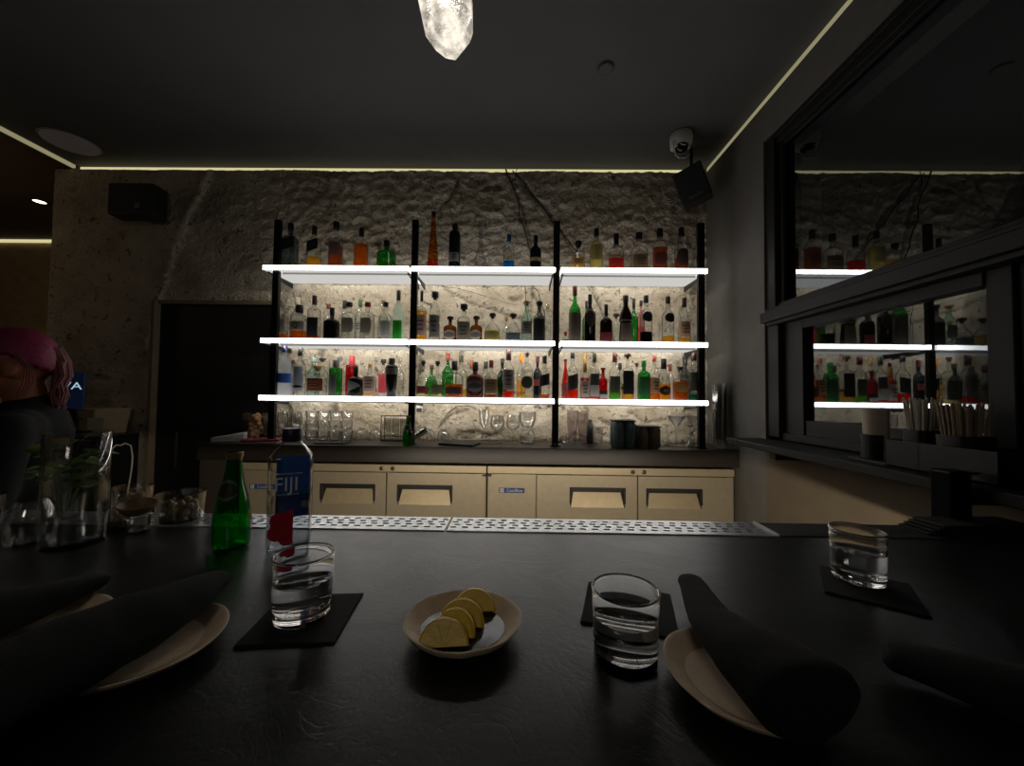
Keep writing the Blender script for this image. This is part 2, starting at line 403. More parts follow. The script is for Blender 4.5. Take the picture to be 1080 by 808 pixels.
window('window_1', -2.0, 1.93, .46, 1.29, [(1.285,1.42,1.918,1.984,.452,1.344), (1.30,1.42,-2.8,1.918,1.285,1.344), (1.285,1.30,-2.8,1.918,1.318,1.344),
       (1.30,1.42,-2.8,1.918,.452,.476), (1.315,1.33,-2.8,1.918,1.268,1.290), (1.31,1.33,1.893,1.92,.476,1.27), (1.30,1.42,-2.8,-2.0,.47,1.29)])
window('window_2', 1.085, 1.80, -.10, .33, [(1.285,1.42,1.90,1.984,-.19,.368), (1.312,1.42,1.775,1.91,-.19,.368), (1.312,1.42,1.09,1.775,.326,.368),
       (1.32,1.42,1.09,1.775,-.19,-.098), (1.30,1.32,1.09,1.9,-.20,-.165), (1.318,1.42,1.03,1.09,-.19,.368)])
window('window_3', -.3, 1.0, -.10, .33, [(1.33,1.42,.998,1.03,-.19,.368), (1.312,1.42,-2.8,.998,.326,.368), (1.32,1.42,-2.8,.998,-.19,-.098), (1.318,1.42,-2.8,-.3,-.098,.326)])
bm = NB()
box(bm, 1.252, 1.42, -2.8, 1.99, EYE+.385, EYE+.436, .004); box(bm, 1.265, 1.42, -2.8, 1.97, EYE+.436, EYE+.452, .003); box(bm, 1.27, 1.42, -2.8, 1.97, EYE+.368, EYE+.385, .002)
struct('trim_6', bm, M_FRAME)
# service ledge under the windows
bm = NB(); box(bm, 1.10, 1.42, -2.8, 1.93, EYE-.235, EYE-.205, .003)
box(bm, 1.10, 1.274, 1.93, 2.02, EYE-.235, EYE-.205, .003)
t = struct('trim_7', bm, M_FRAME)
bm = NB(); box(bm, 1.16, 1.275, 1.74, 1.78, EYE-.275, EYE-.2355, .002); ob('ledge_bracket', bm, M_BLACK, t)
bm = NB(); box(bm, 1.16, 1.275, 1.00, 1.06, EYE-.265, EYE-.2355, .002); ob('ledge_bracket', bm, M_BLACK, t)

# ================================================================ BAR COUNTER
def counter_mat():
    m, nt, out = nodes('trowelled_dark_counter'); L = nt.links.new
    p = N(nt, 'ShaderNodeBsdfPrincipled'); tc = N(nt, 'ShaderNodeTexCoord')
    n1 = N(nt, 'ShaderNodeTexNoise'); n1.inputs['Scale'].default_value = 9; n1.inputs['Detail'].default_value = 8; n1.inputs['Distortion'].default_value = 1.6
    n2 = N(nt, 'ShaderNodeTexNoise'); n2.inputs['Scale'].default_value = 3.2; n2.inputs['Detail'].default_value = 5
    n3 = N(nt, 'ShaderNodeTexNoise'); n3.inputs['Scale'].default_value = 180; n3.inputs['Detail'].default_value = 2
    vr = N(nt, 'ShaderNodeTexVoronoi'); vr.feature = 'DISTANCE_TO_EDGE'; vr.inputs['Scale'].default_value = 11
    for n in (n1, n2, n3): L(tc.outputs['Object'], n.inputs['Vector'])
    mv = N(nt, 'ShaderNodeMix', data_type='VECTOR'); mv.inputs[0].default_value = .42
    L(tc.outputs['Object'], mv.inputs[4]); L(n1.outputs['Color'], mv.inputs[5]); L(mv.outputs[1], vr.inputs['Vector'])
    vm = N(nt, 'ShaderNodeMapRange'); vm.inputs[1].default_value = 0; vm.inputs[2].default_value = .05; L(vr.outputs[0], vm.inputs[0])
    cr = N(nt, 'ShaderNodeValToRGB'); e = cr.color_ramp.elements; e[0].position = .3; e[0].color = S(13,13,14) + (1,); e[1].position = .7; e[1].color = S(27,27,27) + (1,)
    L(n2.outputs['Fac'], cr.inputs[0]); L(cr.outputs[0], p.inputs['Base Color'])
    rr = N(nt, 'ShaderNodeMapRange'); rr.inputs[3].default_value = .26; rr.inputs[4].default_value = .42; L(n1.outputs['Fac'], rr.inputs[0]); L(rr.outputs[0], p.inputs['Roughness'])
    b1 = N(nt, 'ShaderNodeBump'); b1.inputs['Distance'].default_value = .0022; b1.inputs['Strength'].default_value = .35; L(n1.outputs['Fac'], b1.inputs['Height'])
    b2 = N(nt, 'ShaderNodeBump'); b2.inputs['Distance'].default_value = .0006; b2.inputs['Strength'].default_value = .16; L(vm.outputs[0], b2.inputs['Height']); L(b1.outputs[0], b2.inputs['Normal'])
    b3 = N(nt, 'ShaderNodeBump'); b3.inputs['Distance'].default_value = .0004; b3.inputs['Strength'].default_value = .5; L(n3.outputs['Fac'], b3.inputs['Height']); L(b2.outputs[0], b3.inputs['Normal'])
    L(b3.outputs[0], p.inputs['Normal']); p.inputs['Specular IOR Level'].default_value = .5
    L(p.outputs[0], out.inputs[0]); return m
M_CTR = counter_mat()
t = thing('bar_counter', 'long dark trowelled bar counter in the foreground', 'bar counter', (0, .5, 0))
ob('countertop', bxo(-2.6, 1.27, -.42, .372, BAR-.05, BAR, .004), M_CTR, t)
tag(ob('bar_pedestal', bxo(-2.55, 1.26, .35, .76, 0, BAR-.0905), mat('dark_bar_front', S(40,36,33), .6)), 'dark base carrying the bar counter', 'bar pedestal')
# perforated steel drip rail
def rail(x0, x1, label):
    t = thing('drip_rail', label, 'drip rail', ((x0+x1)/2, .92, BAR-.05), group='perforated drip rails along the bar')
    W = x1-x0; ob('trough', bxo(-W/2, W/2, -.044, .048, 0, .030, .001), mat('rail_trough', S(26,26,27), .4, .5), t)
    bm = NB(); n = int(round(W/.027)); cw = W/n; rows = 4; y0, y1 = -.030, .040; rh = (y1-y0)/rows; z = .0505
    def q(a, b, c_, d_): bm.faces.new([bm.verts.new(v) for v in (a, b, c_, d_)])
    q((-W/2,-.045,z),(W/2,-.045,z),(W/2,y0,z),(-W/2,y0,z)); q((-W/2,y1,z),(W/2,y1,z),(W/2,.049,z),(-W/2,.049,z))
    q((-W/2,-.045,.02),(W/2,-.045,.02),(W/2,-.045,z),(-W/2,-.045,z))
    for r in range(rows):
        off = (cw/2 if r % 2 else 0)
        for i in range(n):
            cx = -W/2 + cw*(i+.5) ; cy = y0 + rh*(r+.5)
            hx = off/2 - cw/8
            hole = [(cx+hx+.0062*math.cos(a)+math.copysign(.0022, math.cos(a)), cy+.0052*math.sin(a)) for a in [PI/8+k*PI/4 for k in range(8)]]
            o4 = [(cx+cw/2, cy+rh/2), (cx-cw/2, cy+rh/2), (cx-cw/2, cy-rh/2), (cx+cw/2, cy-rh/2)]
            hv = [bm.verts.new((a, b, z)) for a, b in hole]; ov = [bm.verts.new((a, b, z)) for a, b in o4]
            lowv = [bm.verts.new((a, b, z-.003)) for a, b in hole]
            for k in range(4):
                bm.faces.new((ov[k], ov[(k+1) % 4], hv[(2*k+2) % 8], hv[(2*k+1) % 8]))
                bm.faces.new((ov[k], hv[(2*k+1) % 8], hv[2*k]))
            for k in range(8): bm.faces.new((hv[k], lowv[k], lowv[(k+1) % 8], hv[(k+1) % 8]))
    ob('perforated_plate', bm, mat('rail_steel', S(196,198,200), .33, .85, .0003, 50), t)
    ob('front_lip', bxo(-W/2, W/2, -.049, -.0452, .02, .0525, .001), mat('rail_steel', (0,0,0)), t)
rail(-1.30, -.160, 'perforated steel drip rail left of the joint, passing behind the tall water bottle')
rail(-.154, .585, 'perforated steel drip rail right of the joint')
t = tag(ob('bar_mat', bxo(.60, 1.25, .874, .968, BAR-.05, BAR+.001, .004), M_RUB), 'dark ribbed rubber mat strip at the right end of the rail', 'bar mat')
ob('edge_strip', bxo(.588, .592, .874, .968, BAR-.04, BAR+.004), mat('rail_steel', (0,0,0)), None, ).name = 'rail_end_strip'
_o = C.objects['rail_end_strip']; tag(_o, 'thin bright steel strip closing the right end of the drip rail', 'trim strip')
tag(ob('bar_ledge', bxo(-2.55, 1.26, .765, .972, BAR-.09, BAR-.0505), M_DARKM), 'narrow dark metal ledge carrying the drip rail behind the bar', 'ledge')

t = thing('under_bar_light', 'warm work light strip tucked under the back edge of the bar', 'strip light', (.05,.80,BAR-.0905))
ob('housing', bxo(-1.1,1.15,-.03,.0,-.016,.0,.002), M_DARKM, t)
bm = NB(); v = [bm.verts.new(p) for p in ((-1.08,.0005,-.014),(1.13,.0005,-.014),(1.13,.0005,-.005),(-1.08,.0005,-.005))]; bm.faces.new(v[::-1]); ob('diffuser', bm, emis('under_bar_diffuser', (1,.87,.68), UBAR), t)
# ================================================================ BACK COUNTER AND COOLERS
YC = 2.215
t = thing('back_counter', 'long dark slab back counter under the lit shelves', 'counter', (-.3, 2.4, 0))
M_BC = mat('dark_stained_slab', S(46,40,35), .34, 0, .001, 12, .25)
ob('countertop', bxo(-1.55, 1.572, YC-2.4, .172, BCK-.095, BCK, .004), M_BC, t)
tag(ob('counter_end_panel', bxo(-1.845, -1.63, YC+.02, 2.56, 0, BCK-.096), mat('dark_side_panel', S(58,50,42), .7, 0, .001, 14)), 'dark upright panel closing the left end of the back counter', 'panel')
tag(ob('cooler_plinth', bxo(-1.63, 1.26, YC+.08, 2.56, 0, .0895), M_BLACK), 'black plinth under the two steel coolers', 'plinth')
def cooler(x0, x1, dx, label, xr):
    t = thing('undercounter_cooler', label, 'cooler', ((x0+x1)/2, YC+.03, .09), group='steel coolers under the back counter')
    cx = (x0+x1)/2; zt = EYE-.41-.09
    def lx(v): return v - cx
    ob('body', bxo(lx(x0), lx(x1), .03, .33, 0, zt-.002, .003), M_STEEL, t)
    top = ob('top_rail', bxo(lx(x0), lx(x1), .0, .03, zt-.045, zt-.002, .003), mat('painted_lit_steel', S(184,170,142), .36, .35, .0003, 25), t)  # paler copy of the steel: light on the top rail put into colour
    for sx in (-.03, .035):
        ob('lock', lathe(NB(), [(0,.012),(.004,.012),(.006,.006),(.0061,0)], segs=16), mat('lock_metal', S(90,84,76), .3, .9), top, (lx(dx[1])+sx+(.0), -.001, zt-.024), (PI/2,0,0))
    p = ob('vent_panel', bxo(lx(x0)+.002, lx(dx[0])-.003, .004, .03, .02, zt-.047, .002), M_STEEL, t)
    pl = ob('badge', bxo(xr[0]-cx, xr[1]-cx, -.0005, .0042, EYE-.565-.09, EYE-.537-.09, .0008), mat('badge_blue', S(30,62,120), .4), t)
    bx = (xr[0]+xr[1])/2-cx; w_ = xr[1]-xr[0]
    ob('badge_emblem', bxo(xr[0]-cx+.006, xr[0]-cx+.028, -.0012, 0, EYE-.562-.09, EYE-.540-.09, .001), mat('badge_white', S(196,200,205), .5), pl)
    e = NB(); box(e, xr[0]-cx+.016, xr[0]-cx+.018, -.0016, -.0011, EYE-.560-.09, EYE-.542-.09); box(e, xr[0]-cx+.008, xr[0]-cx+.026, -.0016, -.0011, EYE-.552-.09, EYE-.550-.09); ob('badge_emblem_cross', e, mat('badge_blue', (0,0,0)), pl)
    text('badge_lettering', 'CoolBox', .026, mat('badge_white', (0,0,0)), pl, (bx+.016, -.001, EYE-.5515-.09), (PI/2,0,0), .0003)
    # doors
    for a, b in zip(dx, dx[1:]):
        w0, w1 = lx(a)+.004, lx(b)-.004; zb, z1 = .03, zt-.050
        pc = (w0+w1)/2 + (.062 if a == dx[0] else -.066); pw = .158; pz1 = EYE-.532-.09; pz0 = EYE-.642-.09
        bm = NB()
        box(bm, w0, pc-pw, .003, .029, zb, z1, 0); box(bm, pc+pw, w1, .003, .029, zb, z1, 0)
        box(bm, pc-pw, pc+pw, .003, .029, pz1, z1, 0); box(bm, pc-pw, pc+pw, .003, .029, zb, pz0, 0)
        d = ob('door', bm, M_STEEL, t)
        # pocket handle: black surround, dark roof, sloping steel scoop
        bm = NB(); box(bm, pc-pw-.004, pc+pw+.004, -.0015, .010, pz1-.007, pz1+.005, .0015); box(bm, pc-pw-.004, pc-pw+.008, -.0015, .010, pz0+.02, pz1, .0015); box(bm, pc+pw-.008, pc+pw+.004, -.0015, .010, pz0+.02, pz1, .0015)
        h = ob('handle', bm, M_BLACK, d)
        bm = NB(); i0, i1 = pc-pw+.009, pc+pw-.009
        v = [bm.verts.new(c_) for c_ in ((i0-.004,.003,pz0),(i1+.004,.003,pz0),(i1-.012,.026,pz1-.028),(i0+.012,.026,pz1-.028))]; bm.faces.new(v)
        ob('handle_scoop', bm, mat('scoop_steel', S(178,162,132), .42, .35), h)
        bm = NB(); v = [bm.verts.new(c_) for c_ in ((pc-pw,.028,pz0),(pc+pw,.028,pz0),(pc+pw,.028,pz1),(pc-pw,.028,pz1))]; bm.faces.new(v)
        ob('handle_recess', bm, M_BLACK, h)
    for hx in ((lx(x0)+.012 if x0 > -.2 else lx(x1)-.012,)):
        ob('hinge', bxo(hx-.012, hx+.012, -.004, .004, zt-.062, zt-.049, .002), M_BLACK, t)
    ob('hinge', bxo(lx(x1)-.05, lx(x1)-.008, -.004, .004, zt-.054, zt-.047, .001), M_STEEL, t)
    return t
cooler(-1.620, -.170, [-1.330, -.752, -.172], 'steel two-door cooler under the left half of the back counter', (-1.555, -1.405))
cooler(-.164, 1.262, [.121, .706, 1.260], 'steel two-door cooler under the right half of the back counter', (-.095, .052))

# ================================================================ LIT SHELVES
M_LED = emis('led_line', (1, .93, .82), STRIP)
M_LED.use_backface_culling = False
M_EDGE = emis('shelf_edge_glow', (1, .985, .95), EDGE); M_FRONT = emis('shelf_front_glow', (1, .985, .96), FRONT); M_UND = emis('shelf_under_glow', (1, .975, .925), UNDER); M_TOPF = emis('shelf_top_glow', (1, .98, .94), TOPF)
POSTS = [-1.467, -.626, .231, 1.096]
for k, (x, top, lab) in enumerate(zip(POSTS, (1.052, 1.057, 1.054, 1.049), ('black metal shelf post at the left end of the lit shelves', 'black metal shelf post between left and middle shelf bays', 'black metal shelf post between middle and right shelf bays', 'black metal shelf post at the right end of the lit shelves'))):
    bm = bxo(-.019, .019, -.013, .013, 0, EYE+top-BCK, .002)
    o = ob('shelf_post', bm, M_DARKM, None, (x, 2.296, BCK)); tag(o, lab, 'shelf post', 'shelf posts')
    ob('foot_plate', bxo(-.03, .03, -.014, .010, 0, .006, .001), M_DARKM, o)
SH = {'t': .764, 'm': .324, 'l': -.018}
ROWN = {'t': 'top', 'm': 'middle', 'l': 'bottom'}; BAYN = {1: 'left', 2: 'middle', 3: 'right'}
BAYX = {1: (-1.533, -.655), 2: (-.637, .222), 3: (.257, 1.122)}
for r in 'tml':
    for b in (1, 2, 3):
        x0, x1 = BAYX[b]; cx = (x0+x1)/2; W = (x1-x0)/2; th = .027
        bm = NB()
        notch = [px_-cx for px_ in POSTS if x0-.03 < px_ < x1+.03]
        def slab(a_, b_, c_, d_, lip=0):
            fs = box(bm, a_, b_, c_, d_, -th, 0)
            for f in fs: f.material_index = 0
            fs[0].material_index = 1; fs[1].material_index = 2
            if lip: fs[2].material_index = 3
        slab(-W, W, -.142, -.127, 1); slab(-W, W, -.093, .142)
        xs_ = [-W] + sum([[n_-.0215, n_+.0215] for n_ in sorted(notch)], []) + [W]
        for a_, b_ in zip(xs_[::2], xs_[1::2]):
            a_, b_ = max(a_, -W), min(b_, W)
            if b_-a_ > .002: slab(a_, b_, -.127, -.093)
        t = thing('lit_shelf', '%s glowing white shelf of the %s bay' % (ROWN[r], BAYN[b]), 'shelf', (cx, 2.406, EYE+SH[r]), group='glowing bottle shelves')
        ob('light_panel', bm, [M_EDGE, M_UND, M_TOPF, M_FRONT], t)
        # aluminium channel behind the front lip with the LED line that washes the wall
        ch = NB(); i0, i1 = -W+(.05), W-(.05)
        for lo_, hi_ in (((notch[0] if notch and notch[0] < 0 else -W)+.024, (notch[-1] if notch and notch[-1] > 0 else W)-.024),):
            box(ch, lo_, hi_, -.092, -.089, -th-.011, -th-.0005); c_o = ob('led_channel', ch, mat('white_channel', S(225,225,222), .5), t)
            lm_ = NB(); v = [lm_.verts.new(p) for p in ((lo_,-.0885,-th-.010),(hi_,-.0885,-th-.010),(hi_,-.0885,-th-.002),(lo_,-.0885,-th-.002))]; lm_.faces.new(v[::-1])
            ob('led_line', lm_, M_LED, c_o)
        for s in (-1, 1):
            bm = NB(); e = s*(W-.012)
            v = [bm.verts.new(p) for p in ((e-.004,.145,-th-.034),(e-.004,.145,-th-.001),(e-.004,-.11,-th-.001),(e-.004,-.11,-th-.008),(e+.004,.145,-th-.034),(e+.004,.145,-th-.001),(e+.004,-.11,-th-.001),(e+.004,-.11,-th-.008))]
            for q in ((0,1,2,3),(7,6,5,4),(0,4,5,1),(1,5,6,2),(2,6,7,3),(3,7,4,0)): bm.faces.new([v[i] for i in q])
            ob('bracket', bm, M_DARKM, t)

# ================================================================ BOTTLES
BOTTLES = [
 ('t', 1, -1.4223, 2.35, 0.0426, 0.2916, 'sq', 'bluegrey', 'black', 0.13, 1, 'pale', 0.15, ('ink', 0.42, 0.66, 'slant'), 'pale blue-grey square bottle with slanted black label'),
 ('t', 1, -1.2727, 2.35, 0.0384, 0.2746, 'sq', 'clear', 'brown', 0.2, 1, 'gold', 0.28, ('ink', 0.42, 0.66, 'slant'), 'clear square whisky bottle with slanted black label and a little gold liquor'),
 ('t', 1, -1.1365, 2.35, 0.0384, 0.3026, 'sq', 'clear', 'black', 0.16, 1.2, 'redbrown', 0.5, ('redgrey', 0.3, 0.56, 'flat'), 'clear square bottle of red-brown liquor with dark pourer'),
 ('t', 1, -0.9779, 2.35, 0.0384, 0.2647, 'sq', 'clear', 'black', 0.2, 1, 'whisky', 0.6, ('none', 0, 0, ''), 'amber whiskey bottle filled to the shoulder, black cap'),
 ('t', 1, -0.8206, 2.355, 0.057, 0.1901, 'squat', 'green', 'black', 0.22, 1, 'gold', 0.25, ('none', 0, 0, ''), 'squat round green glass bottle with short black neck'),
 ('t', 2, -0.5295, 2.35, 0.037, 0.3714, 'cone', 'amber', 'black', 0.07, 1.2, 'whisky', 0.18, ('none', 0, 0, ''), 'very tall tapering amber cone bottle'),
 ('t', 2, -0.395, 2.35, 0.0355, 0.2957, 'tallsh', 'black', 'black', 0.1, 1, 'none', 0, ('grey', 0.17, 0.36, 'flat'), 'tall matte black cylindrical bottle with small grey label'),
 ('t', 2, -0.2363, 2.35, 0.037, 0.3416, 'carafe', 'clear', 'clearcap', 0.07, 3.1, 'none', 0, ('none', 0, 0, ''), 'empty clear long-necked decanter with flat disc stopper'),
 ('t', 2, -0.0581, 2.35, 0.0341, 0.2306, 'sq', 'clear', 'blue', 0.2, 1, 'blue', 0.27, ('none', 0, 0, ''), 'clear bottle of bright blue spirit with blue cap'),
 ('t', 2, 0.1065, 2.35, 0.0355, 0.227, 'std', 'teal', 'teal', 0.22, 1.0, 'none', 0, ('goldband', 0.26, 0.36, 'flat'), 'dark teal round bottle with thin gold band'),
 ('t', 3, 0.3706, 2.35, 0.0398, 0.1933, 'sqs', 'clear', 'black', 0.22, 1.3, 'gold', 0.45, ('cream', 0.2, 0.4, 'flat'), 'short square bottle of light amber liquor with round black stopper'),
 ('t', 3, 0.4813, 2.35, 0.0398, 0.2708, 'std', 'clear', 'black', 0.18, 1, 'straw', 0.66, ('straw', 0.25, 0.6, 'flat'), 'tall bottle of pale straw yellow liquor with black stopper'),
 ('t', 3, 0.6055, 2.355, 0.0456, 0.2423, 'squat', 'clear', 'black', 0.3, 1.1, 'orangered', 0.35, ('red', 0.14, 0.3, 'flat'), 'squat clear bottle half full of bright orange-red liqueur'),
 ('t', 3, 0.7459, 2.355, 0.0513, 0.251, 'squat', 'clear', 'black', 0.18, 1.2, 'whisky', 0.12, ('tan', 0.08, 0.42, 'flat'), 'wide clear bourbon bottle with dark tan arched label'),
 ('t', 3, 0.8726, 2.35, 0.0398, 0.2735, 'sq', 'clear', 'black', 0.2, 1.1, 'redbrown', 0.56, ('roundred', 0.16, 0.44, 'round'), 'red-brown whiskey bottle with round label, black stopper'),
 ('t', 3, 1.0036, 2.35, 0.0398, 0.281, 'std', 'clear', 'black', 0.2, 1.1, 'redbrown', 0.3, ('brownlab', 0.12, 0.5, 'oval'), 'clear-shouldered bourbon bottle with dark brown oval label'),
 ('m', 1, -1.4708, 2.35, 0.0415, 0.2504, 'sq', 'clear', 'tan', 0.16, 1, 'whisky', 0.15, ('smoke', 0.17, 0.5, 'flatQ'), 'square bottle lettered on a grey label, low amber, tan cap'),
 ('m', 1, -1.4316, 2.46, 0.0357, 0.2963, 'std', 'clear', 'beige', 0.16, 1.2, 'none', 0, ('none', 0, 0, ''), 'clear bottle with beige stopper, behind the lettered pair'),
 ('m', 1, -1.353, 2.35, 0.0455, 0.2189, 'sq', 'clear', 'black', 0.22, 1.2, 'whisky', 0.26, ('smoke', 0.28, 0.52, 'flatQ'), 'squat bottle lettered on a grey label with black stopper'),
 ('m', 1, -1.26, 2.35, 0.0355, 0.2791, 'sq', 'clear', 'brown', 0.2, 1, 'whisky', 0.1, ('black', 0.07, 0.5, 'flat'), 'whiskey bottle with large square black label and brown cap'),
 ('m', 1, -1.2264, 2.46, 0.0298, 0.2536, 'std', 'clear', 'redbrowncap', 0.12, 1.2, 'none', 0, ('none', 0, 0, ''), 'slim clear bottle with red-brown stopper behind the black ones'),
 ('m', 1, -1.1509, 2.355, 0.0456, 0.2054, 'squat', 'charcoal', 'black', 0.22, 1, 'none', 0, ('none', 0, 0, ''), 'squat charcoal bottle with broad shoulders'),
 ('m', 1, -1.1224, 2.46, 0.0327, 0.2781, 'std', 'clear', 'black', 0.2, 1, 'none', 0, ('none', 0, 0, ''), 'clear bottle with tall black cap, behind a grey-labelled one'),
 ('m', 1, -1.043, 2.35, 0.0398, 0.2396, 'sq', 'clear', 'black', 0.12, 1.2, 'none', 0, ('greytan', 0.2, 0.58, 'oval'), 'clear bottle with rounded grey label and black stopper'),
 ('m', 1, -1.0187, 2.46, 0.0327, 0.2853, 'std', 'clear', 'greencap', 0.16, 1, 'none', 0, ('white', 0.25, 0.5, 'flat'), 'clear bottle with green cap and small white label'),
 ('m', 1, -0.9279, 2.35, 0.0384, 0.2407, 'sq', 'clear', 'redcap', 0.12, 1.2, 'none', 0, ('greytan', 0.2, 0.58, 'oval'), 'clear bottle with rounded grey label and red cap'),
 ('m', 1, -0.8705, 2.46, 0.0298, 0.2835, 'std', 'clear', 'tan', 0.08, 1.4, 'none', 0, ('none', 0, 0, ''), 'clear bottle with thin tan stopper at the back'),
 ('m', 1, -0.8159, 2.35, 0.037, 0.2417, 'std', 'clear', 'black', 0.12, 1.1, 'none', 0, ('whitescript', 0.1, 0.5, 'flat'), 'clear bottle with wide white script label and black cap'),
 ('m', 1, -0.7373, 2.35, 0.0327, 0.3147, 'tall', 'frost', 'greendark', 0.2, 1, 'none', 0, ('greenleaf', 0.03, 0.4, 'leaf'), 'slender frosted vodka bottle printed with bright green leaves'),
 ('m', 2, -0.5935, 2.35, 0.0313, 0.3112, 'sqt', 'clear', 'black', 0.2, 1, 'gold', 0.6, ('pinkish', 0.12, 0.52, 'flat'), 'tall slim bottle of golden liquor with pale pink label'),
 ('m', 2, -0.5111, 2.35, 0.0341, 0.3096, 'tall', 'clear', 'black', 0.16, 1.6, 'none', 0, ('grey', 0.08, 0.52, 'flat'), 'tall clear bottle with grey wrap label and wide black stopper'),
 ('m', 2, -0.4153, 2.355, 0.0399, 0.1581, 'squat', 'brown', 'darkcork', 0.16, 1.6, 'gold', 0.45, ('whiteoval', 0.06, 0.46, 'round'), 'squat brown tequila bottle with round white label, left of a tall square one'),
 ('m', 2, -0.3307, 2.35, 0.0384, 0.2345, 'sqs', 'clear', 'black', 0.18, 1.6, 'none', 0, ('greytan', 0.06, 0.52, 'flat'), 'square clear bottle with full grey-tan label'),
 ('m', 2, -0.2539, 2.355, 0.037, 0.1615, 'squat', 'brown', 'darkcork', 0.16, 1.8, 'gold', 0.45, ('whiteoval', 0.06, 0.46, 'round'), 'squat brown tequila bottle with round white label, right of a tall square one'),
 ('m', 2, -0.1545, 2.355, 0.0484, 0.1807, 'dome', 'clear', 'darkcork', 0.15, 1.6, 'straw', 0.4, ('straw2', 0.1, 0.36, 'flat'), 'domed clear bottle half full of yellow tequila'),
 ('m', 2, -0.0724, 2.46, 0.0298, 0.1832, 'dome', 'clear', 'tancork', 0.16, 1.6, 'none', 0, ('none', 0, 0, ''), 'small domed bottle with tan cork, behind'),
 ('m', 2, -0.0269, 2.355, 0.0456, 0.1796, 'dome', 'clear', 'darkcork', 0.15, 1.8, 'none', 0, ('bluegreylab', 0.08, 0.32, 'flat'), 'domed clear bottle of silver tequila with blue-grey label'),
 ('m', 2, 0.0558, 2.35, 0.0341, 0.2558, 'tall', 'aqua', 'tancork', 0.09, 1.5, 'none', 0, ('grey', 0.2, 0.5, 'flat'), 'tall pale aqua bottle with small cork'),
 ('m', 2, 0.1341, 2.35, 0.037, 0.2565, 'std', 'smokeglass', 'black', 0.12, 1.4, 'none', 0, ('black', 0.05, 0.56, 'flat'), 'smoky bottle with tall black label and black stopper'),
 ('m', 2, 0.1925, 2.46, 0.0238, 0.2626, 'std', 'clear', 'clearcap', 0.1, 1.2, 'none', 0, ('none', 0, 0, ''), 'narrow clear bottle half hidden next to the right post'),
 ('m', 3, 0.3098, 2.46, 0.0208, 0.0888, 'std', 'clear', 'redcap', 0.3, 1.2, 'redbrown', 0.4, ('none', 0, 0, ''), 'tiny clear miniature with red-brown liquid next to the post'),
 ('m', 3, 0.352, 2.35, 0.0364, 0.3527, 'wine', 'green', 'winered', 0.16, 1.1, 'none', 0, ('taupe', 0.03, 0.52, 'wrap'), 'tall green wine-shaped bottle with taupe wrap label'),
 ('m', 3, 0.4435, 2.46, 0.0268, 0.2884, 'wine', 'green', 'black', 0.16, 1, 'none', 0, ('none', 0, 0, ''), 'green glass bottle behind the brown-labelled amaro'),
 ('m', 3, 0.445, 2.35, 0.0341, 0.3018, 'std', 'darkbrown', 'black', 0.18, 1, 'none', 0, ('diamond', 0.3, 0.62, 'diamond'), 'dark amaro bottle with brown pointed label'),
 ('m', 3, 0.5448, 2.355, 0.037, 0.241, 'squat', 'darkbrown', 'black', 0.26, 1, 'redbrown', 0.3, ('claret', 0.06, 0.28, 'flat'), 'dark square-shouldered bottle with deep red lower label'),
 ('m', 3, 0.6343, 2.46, 0.0238, 0.2085, 'std', 'clear', 'darkcork', 0.12, 2.2, 'none', 0, ('none', 0, 0, ''), 'short clear bottle with mushroom cork leaning behind'),
 ('m', 3, 0.6636, 2.35, 0.0412, 0.2967, 'monk', 'darkbrown', 'black', 0.14, 1, 'none', 0, ('taupe', 0.05, 0.42, 'flat'), 'brown robe-shaped liqueur bottle with taupe label'),
 ('m', 3, 0.7464, 2.46, 0.0268, 0.3078, 'wine', 'green', 'black', 0.2, 1, 'none', 0, ('none', 0, 0, ''), 'slim green bottle behind the robe-shaped one'),
 ('m', 3, 0.7884, 2.35, 0.037, 0.2978, 'std', 'clear', 'black', 0.15, 1, 'blackliq', 0.24, ('roundblack', 0.44, 0.66, 'round'), 'clear bottle with round black label over a black lower band'),
 ('m', 3, 0.792, 2.46, 0.0238, 0.2959, 'std', 'rose', 'black', 0.12, 1, 'pink', 0.4, ('none', 0, 0, ''), 'slim bottle of pink spirit half hidden behind a black-badged one'),
 ('m', 3, 0.9217, 2.35, 0.0364, 0.2932, 'std', 'clear', 'black', 0.15, 1, 'gold', 0.16, ('roundblack', 0.44, 0.64, 'round'), 'clear bottle with round black label and low gold liquor'),
 ('m', 3, 1.0213, 2.35, 0.0353, 0.2859, 'taper', 'clear', 'brown', 0.2, 1, 'gold', 0.13, ('peach', 0.15, 0.48, 'flat'), 'tapered clear bottle with peach label and brown cap'),
 ('l', 1, -1.4374, 2.35, 0.0392, 0.3237, 'tall', 'frostblue', 'navy', 0.18, 1.0, 'none', 0, ('blueband', 0.24, 0.42, 'wrap'), 'frosted vodka bottle with blue printed band and navy cap'),
 ('l', 1, -1.4462, 2.46, 0.0268, 0.2279, 'std', 'clear', 'black', 0.1, 1, 'none', 0, ('none', 0, 0, ''), 'small clear bottle tucked behind the frosted vodka'),
 ('l', 1, -1.3391, 2.35, 0.0353, 0.2954, 'tall', 'clear', 'black', 0.17, 1.0, 'none', 0, ('silverblue', 0.1, 0.6, 'flat2'), 'tall clear vodka bottle with silver-blue label and black cap'),
 ('l', 1, -1.3135, 2.46, 0.0357, 0.2478, 'std', 'aqua', 'aqua', 0.1, 1, 'none', 0, ('none', 0, 0, ''), 'pale aqua bottle behind a wide red-labelled one'),
 ('l', 1, -1.2323, 2.355, 0.057, 0.1854, 'squat', 'clear', 'tancork', 0.14, 1.4, 'none', 0, ('brickred', 0.17, 0.58, 'flat'), 'wide clear gin bottle with brick red label and cork'),
